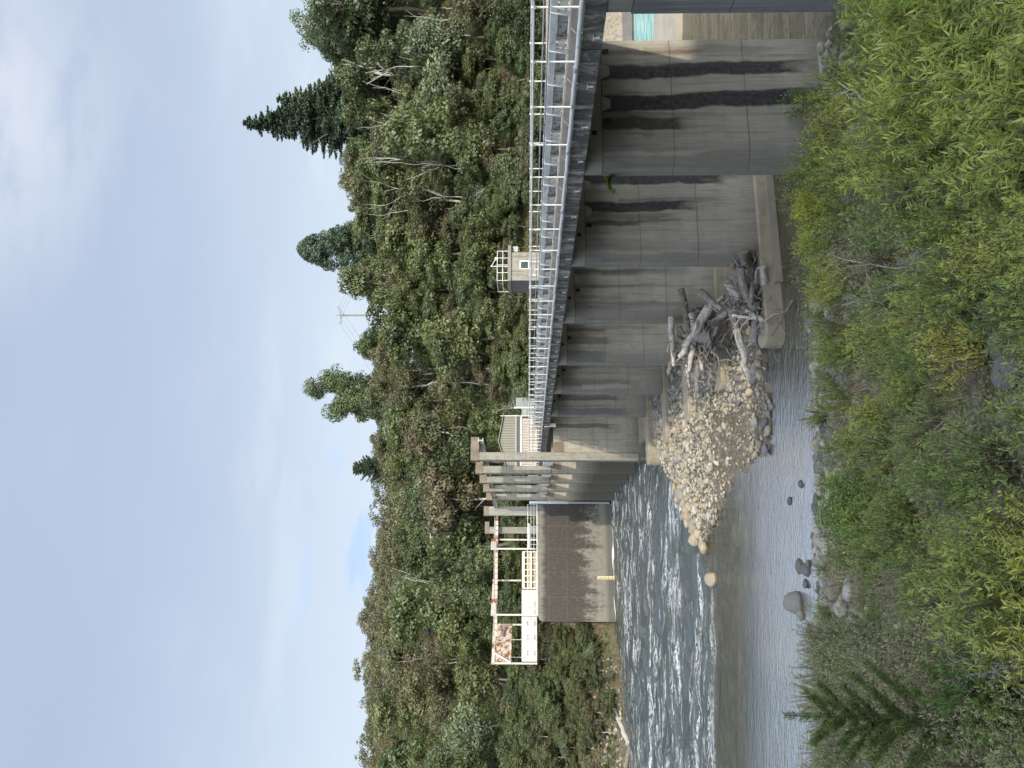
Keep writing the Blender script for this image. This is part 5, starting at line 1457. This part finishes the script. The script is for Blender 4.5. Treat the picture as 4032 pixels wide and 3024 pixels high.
def round_shrub(name, seed, H, Rs, nb, leaf, per):
    mb, tips = branch_tree(seed, H*.9, .022, 3, .6, (3, 4), .42, .45)
    r = np.random.default_rng(seed)
    PP = []
    tp = np.array([q[:] for q in tips]); m_ = np.abs(tp[:, :2]).max(); tp[:, :2] *= Rs/max(m_, .01)
    q = np.repeat(tp, per, 0); q = q+r.normal(size=q.shape)*np.array([.11, .11, .09])*Rs*1.4
    tint = np.repeat(r.beta(2, 2, len(tp)), per)
    S_ = leaf*r.uniform(.6, 1.2, len(q))
    V, Fi = leaf_quads(r, q, r.normal(size=q.shape)*.6+np.array([0, 0, .7]), S_, S_*.6)
    for i in range(len(mb.v)): x, y, z = mb.v[i]; mb.v[i] = (x*Rs/max(m_, .01), y*Rs/max(m_, .01), z)
    return mesh_np(name, V, Fi, 4, False, {'tint': np.clip(tint*.8+r.normal(0, .12, len(q))+.1, 0, 1)}), mesh_of(mb, 'stems')
SP = {'lime': [narrow_shrub('leaves', 700+k, 1.25, .62, 42, 48, .052, .20) for k in range(4)],
      'long': [narrow_shrub('leaves', 710+k, 1.35, .70, 34, 46, .082, .15, .45) for k in range(3)],
      'green': [narrow_shrub('leaves', 720+k, 1.1, .58, 36, 46, .046, .22) for k in range(3)],
      'round': [round_shrub('leaves', 730+k, 1.3, .75, 0, .030, 46) for k in range(2)],
      'golden': [round_shrub('leaves', 740+k, 1.8, .7, 0, .030, 34) for k in range(2)],
      'olive': [narrow_shrub('leaves', 750+k, 1.25, .75, 46, 40, .045, .28, .3, .5) for k in range(4)]}
SM = {'lime': 'lime', 'long': 'lime', 'green': 'green', 'round': 'round', 'golden': 'golden', 'olive': 'olive'}
SL = {'lime': ('lime_shrub', 'lime green narrow leaved shrub'), 'long': ('long_leaved_shrub', 'yellow green shrub with long drooping leaves'), 'green': ('narrow_leaved_shrub', 'fresh green narrow leaved shrub'),
      'round': ('dark_shrub', 'dark green small leaved bush'), 'golden': ('sapling', 'golden green small leaved sapling'), 'olive': ('olive_shrub', 'olive brown shrub with pale tips')}
def shrub(kind, X, Y, sc, label, group, k, sq=1.0):
    lv, st = SP[kind][k % len(SP[kind])]
    e = empty(SL[kind][0], (X, Y, near_h(X, Y)-.03), k*2.4, label, 'shrub', group); e.scale = (sc, sc, sc*sq)
    link('leaves', lv, SF[SM[kind]], e); link('stems', st, TWIG, e)
    return e
def pos_of(U, Vb):
    Y = 9280/(Vb-2788); return (U-1512)/F*Y, Y
r = np.random.default_rng(51); sp = []
def szone(U, Vb):
    if U > 2300: z = 'below the nearest piers'
    elif U > 1750: z = 'below the lower driftwood heap'
    elif U > 1100: z = 'in mid bank'
    elif U > 620: z = 'below the largest boulder'
    else: z = 'around the young pine'
    row = 'near the water ' if Vb < 3430 else ('half way up the bank ' if Vb < 3750 else 'at the bottom edge ')
    return row+z
k = 0; tries = 0
while tries < 9000 and k < 185:
    tries += 1
    Y = r.uniform(5.6, 20.5); X = r.uniform(-.56, .56)*Y; U = 1512+F*X/Y; Vb = 2788+9280/Y
    if X > 5.6 and Y > 14: 
        if toBF(X, Y)[0] > -1.1: continue
    pr = 0; kind = 'lime'
    if U > 2300:
        if Vb > 3640: kind, pr = ('long', .85)
        else: kind, pr = (['lime', 'green', 'lime'][r.integers(3)], .95)
    elif U > 1850:
        kind, pr = (['lime', 'green', 'olive'][r.choice(3, p=[.5, .4, .1])], .75)
        if 3330 < Vb < 3560: pr = .3
    elif U > 1120:
        kind = ['lime', 'green', 'olive'][r.choice(3, p=[.55, .4, .05])]
        pr = .9 if Vb > 3480 else .10
        if Vb > 3790 and U < 1750: pr = .18
        if U < 1420 and Vb > 3560: kind = 'green'; pr = .25
    elif U > 830:
        kind = 'round' if Vb < 3480 else ['green', 'lime', 'round'][r.integers(3)]
        pr = .8 if 3380 < Vb < 3620 else .10
        if Vb > 3850: kind = 'lime'; pr = .6
    elif U > 540:
        if Vb < 3560: pr = .07; kind = ['green', 'olive'][r.integers(2)]
        elif Vb < 3830: pr = .3; kind = ['olive', 'green'][r.integers(2)]
        else: pr = .95; kind = 'lime'
    else:
        kind = 'olive' if r.random() < .88 else 'green'; pr = .97 if Vb > 3270 else .2
    if r.random() > pr: continue
    sc = r.uniform(.78, 1.15)*(1.12 if kind == 'long' else 1)
    if U > 2300 and Vb < 3500: sc *= 1.05
    if Y < 8: sc *= .85
    if 620 < U < 1900 and Vb < 3750: sc *= .80
    if any((X-p[0])**2+(Y-p[1])**2 < (.40*(sc+p[2]))**2 for p in sp): continue
    sp.append((X, Y, sc)); zn = szone(U, Vb)
    shrub(kind, X, Y, sc, f'{SL[kind][1]} {zn}', f'{SL[kind][1]}s {zn}', k); k += 1
# individually placed shrubs
for q, (kind, U, Vb, sc, lab) in enumerate([('golden', 2060, 3330, .95, 'golden green sapling in front of the dark water right of the lower driftwood'), ('golden', 2170, 3300, .8, 'golden green sapling half hiding the foot of the broad streaked pier'), ('golden', 1930, 3345, .62, 'small golden sapling overhanging the water left of its taller neighbours'),
        ('round', 2420, 3330, .9, 'dark green bush against the foot of the broad streaked pier'), ('round', 1060, 3430, .85, 'large dark green bush beside the calm water'), ('round', 940, 3450, .78, 'second dark green bush at the shore left of the large one'), ('lime', 960, 3600, 1.0, 'pale lime shrub in front of the two dark shore bushes'),
        ('green', 560, 3330, .62, 'small green shoot leaning over the water near the largest boulder'), ('long', 2960, 3900, 1.3, 'tall yellow green long leaved shrub in the bottom right corner'), ('long', 2700, 3950, 1.2, 'yellow green long leaved shrub along the bottom right edge'), ('lime', 720, 4180, 1.15, 'big lime shrub at the bottom edge left of centre'), ('lime', 560, 4150, 1.05, 'big lime shrub at the bottom edge beside the olive scrub'), ('green', 170, 4150, .8, 'fresh green shrub in the bottom left corner')]):
    X, Y = pos_of(U, Vb); shrub(kind, X, Y, sc, lab, None, q)

# young pine
def pine(seed, H):
    r = np.random.default_rng(seed); mb = MB(); PP = []; TG = []; TT = []
    def shoot(p0, p1, bend, nn, R0):
        s = np.linspace(0, 1, 7); c = np.array([np.array(p0)*(1-u)+np.array(p1)*u+np.array(bend)*math.sin(math.pi*u*.5)*u for u in s])
        mb.tube([tuple(v) for v in c], list(np.linspace(.018, .006, 7)), 5, False)
        u = r.random(nn)**.9; q = np.stack([np.interp(u, s, c[:, i]) for i in range(3)], 1)
        d = unit(np.stack([np.gradient(c[:, i]) for i in range(3)], 1)); dd = np.stack([np.interp(u, s, d[:, i]) for i in range(3)], 1)
        o = r.normal(size=(nn, 3)); o = unit(o-dd*(o*dd).sum(1, keepdims=True))
        tg = unit(o*.8+dd*.75); PP.append(q+tg*R0*.5); TG.append(tg); TT.append(np.clip(.35+.4*u+r.normal(0, .12, nn), 0, 1))
    shoot((0, 0, 0), (.02, .03, H), (0, 0, 0), 900, .085)
    for k in range(26):
        z = H*(.10+.72*(k/26)); a = k*2.4+r.normal(0, .3); L = (1-.74*z/H)*.78*r.uniform(.75, 1.1)
        ax = np.array([math.cos(a), math.sin(a), 0]); shoot((0, 0, z), tuple(ax*L+np.array([0, 0, z+.40*L])), (0, 0, .45*L), int(620*L+120), .085)
    P = np.concatenate(PP); T = np.concatenate(TG)
    V, Fi = leaf_quads(r, P, r.normal(size=P.shape), np.full(len(P), .05), np.full(len(P), .0042), T)
    return mesh_np('needles', V, Fi, 4, False, {'tint': np.concatenate(TT)}), mesh_of(mb, 'stem')
X, Y = pos_of(205, 3850)
e = empty('young_pine', (X, Y, near_h(X, Y)), 0, 'bright green young pine with foxtail shoots in front of the calm water', 'pine')
nd, st = pine(3, 2.35); link('needles', nd, SF['needle'], e); link('stem', st, TWIG, e)
X, Y = pos_of(330, 3990)
e = empty('young_pine', (X, Y, near_h(X, Y)), 2, 'smaller young pine low among the olive scrub, right of the tall one', 'pine')
nd, st = pine(4, .65); link('needles', nd, SF['needle'], e); link('stem', st, TWIG, e)

# bare twiggy bushes
for q, (U, Vb, H, sp_, mat, lab) in enumerate([(1960, 3620, 1.5, .75, PALETWIG, 'bare grey twig bush spreading below the golden saplings'), (1840, 3520, 1.2, .8, PALETWIG, 'smaller bare grey twig bush left of the larger one'), (2530, 3560, 1.2, .8, PALETWIG, 'bare twig bush with a long pale diagonal branch at the right'), (660, 3700, .7, .9, TWIG, 'low bare brown twig bush by the grey stones'), (2060, 3800, .9, .8, PALETWIG, 'bare pale twigs low between lime shrubs'), (420, 4100, .8, .9, PALETWIG, 'bare pale twigs at the bottom edge near the lime shrubs'), (1260, 3640, .7, .9, TWIG, 'brown dry twig clump in the bare patch of the bank')]):
    X, Y = pos_of(U, Vb)
    mb, tips = branch_tree(800+q, H, .02, 5, .6, (2, 4), .42, .3)
    tag(cyl_smooth(mb.build('twig_bush', mat, None, loc=(X, Y, near_h(X, Y)-.05)), 60), lab, 'twig bush')
mb = MB(); rr = np.random.default_rng(9)
A = Vector((*pos_of(2440, 3720), 0)); A.z = near_h(A.x, A.y)+.15; B = Vector(((2690-1512)/F*13.4, 13.4, -(3290-HV)/F*13.4))
limb(mb, A, B, .028, .010, rr, 6, .04, 9)
for k in range(9):
    p = A.lerp(B, rr.uniform(.15, .9)); limb(mb, p, p+Vector((rr.normal(0, .3), rr.normal(0, .3), rr.uniform(-.1, .45))), .010, .004, rr, 4, .12, 4)
tag(cyl_smooth(mb.build('dead_branch', PALETWIG, None), 60), 'long pale dead branch slanting up through the right hand shrubs', 'branch')

# ferny tuft in the joint of the second pier
fe = empty('fern_tuft', BF(-.05, 21.05, -2.25), 0, 'small green fern tuft growing from the joint of the broad streaked pier', 'fern')
link('fronds', fronds('fronds', 650, 0, 9, .38, .1), LF['lime'], fe)
rr = np.random.default_rng(12); mb = MB(); P = []
for k in range(7):
    p = Vector(BF(1.6+rr.normal(0, .5), 20.2-rr.random()*.25, -7.2)); pts = limb(mb, p+Vector((0, -.3, -.8)), p+Vector((rr.normal(0, .25), -.15, rr.uniform(.0, .45))), .006, .003, rr, 4, .1, 5)
    for q in pts[2:]: P += [np.array(q)+rr.normal(0, .08, 3) for _ in range(22)]
P = np.array(P); V, Fi = leaf_quads(rr, P, rr.normal(size=P.shape)+np.array([0, -.5, .5]), np.full(len(P), .035), np.full(len(P), .022))
vn = empty('creeper', BF(1.6, 19.9, -8), 0, 'dark leafy creeper hanging in front of the broad streaked pier', 'creeper')
o1 = link('leaves', mesh_np('leaves', V-np.array(vn.location), Fi, 4, False, {'tint': rr.beta(2, 2, len(P))}), SF['round'], vn)
o2 = mb.build('stems', TWIG, vn); o2.location = -vn.location

# low cover on the near bank
def cover(name, label, n, mat, lo, hi, blade, seed, ymax=20.5, thr=-.05, fr=.55):
    r = np.random.default_rng(seed); P = []; T = []; N = []; L = []
    while len(P) < n:
        Y = r.uniform(5.2, ymax); X = r.uniform(-.58, .58)*Y
        if X > 5 and toBF(X, Y)[0] > -.4 and Y > 14: continue
        c = mnoise.noise(Vector((X*fr, Y*fr, seed)))
        if c < thr: continue
        h = r.uniform(lo, hi)*(.6+c)
        P.append((X, Y, near_h(X, Y)+h*(.45 if blade else r.random()))); L.append(h); T.append(r.beta(2, 2))
    P = np.array(P); L = np.array(L); k = len(P)
    if blade:
        TG = r.normal(size=(k, 3))*.45+np.array([0, 0, 1.0]); V, Fi = leaf_quads(r, P, r.normal(size=(k, 3)), L*.55, np.full(k, .0035)+.012*L, TG)
    else:
        s = np.random.default_rng(seed+1).uniform(.014, .034, k); V, Fi = leaf_quads(r, P, r.normal(size=(k, 3))*.5+np.array([0, 0, .8]), s, s*.55)
    tag(link(name, mesh_np(name, V, Fi, 4, False, {'tint': np.array(T)}), mat), label, 'ground cover', kind='stuff')
cover('dry_grass', 'brown dry grass and stalks between the shrubs of the near bank', 42000, SF['straw'], .12, .45, True, 61, 19.5, -.12)
cover('green_grass', 'thin green grass and seedlings on the near bank', 15000, SF['green'], .10, .42, True, 63, 20.8, .0)
cover('low_weeds', 'low leafy weeds carpeting the near bank', 60000, SF['weed'], .03, .38, False, 65, 21.2, -.08, .7)
# dry grass on the far bank
r = np.random.default_rng(71); P = []; T = []
while len(P) < 8000:
    t = r.uniform(-.62, -.30); Y = r.uniform(66, 92); X = t*Y; z = ground_h(X, Y)
    if z < -8.5 or z > 1 or mnoise.noise(Vector((X*.25, Y*.25, 5))) < -.1: continue
    P.append((X, Y, z+.2)); T.append(r.random())
P = np.array(P); TG = r.normal(size=P.shape)*.5+np.array([0, 0, 1.0]); L = r.uniform(.10, .26, len(P))
V, Fi = leaf_quads(r, P, r.normal(size=P.shape), L, L*.07, TG)
tag(link('far_bank_grass', mesh_np('far_bank_grass', V, Fi, 4, False, {'tint': np.array(T)}), SF['straw']), 'dry tan grass on the far bank left of the river wall', 'ground cover', kind='stuff')
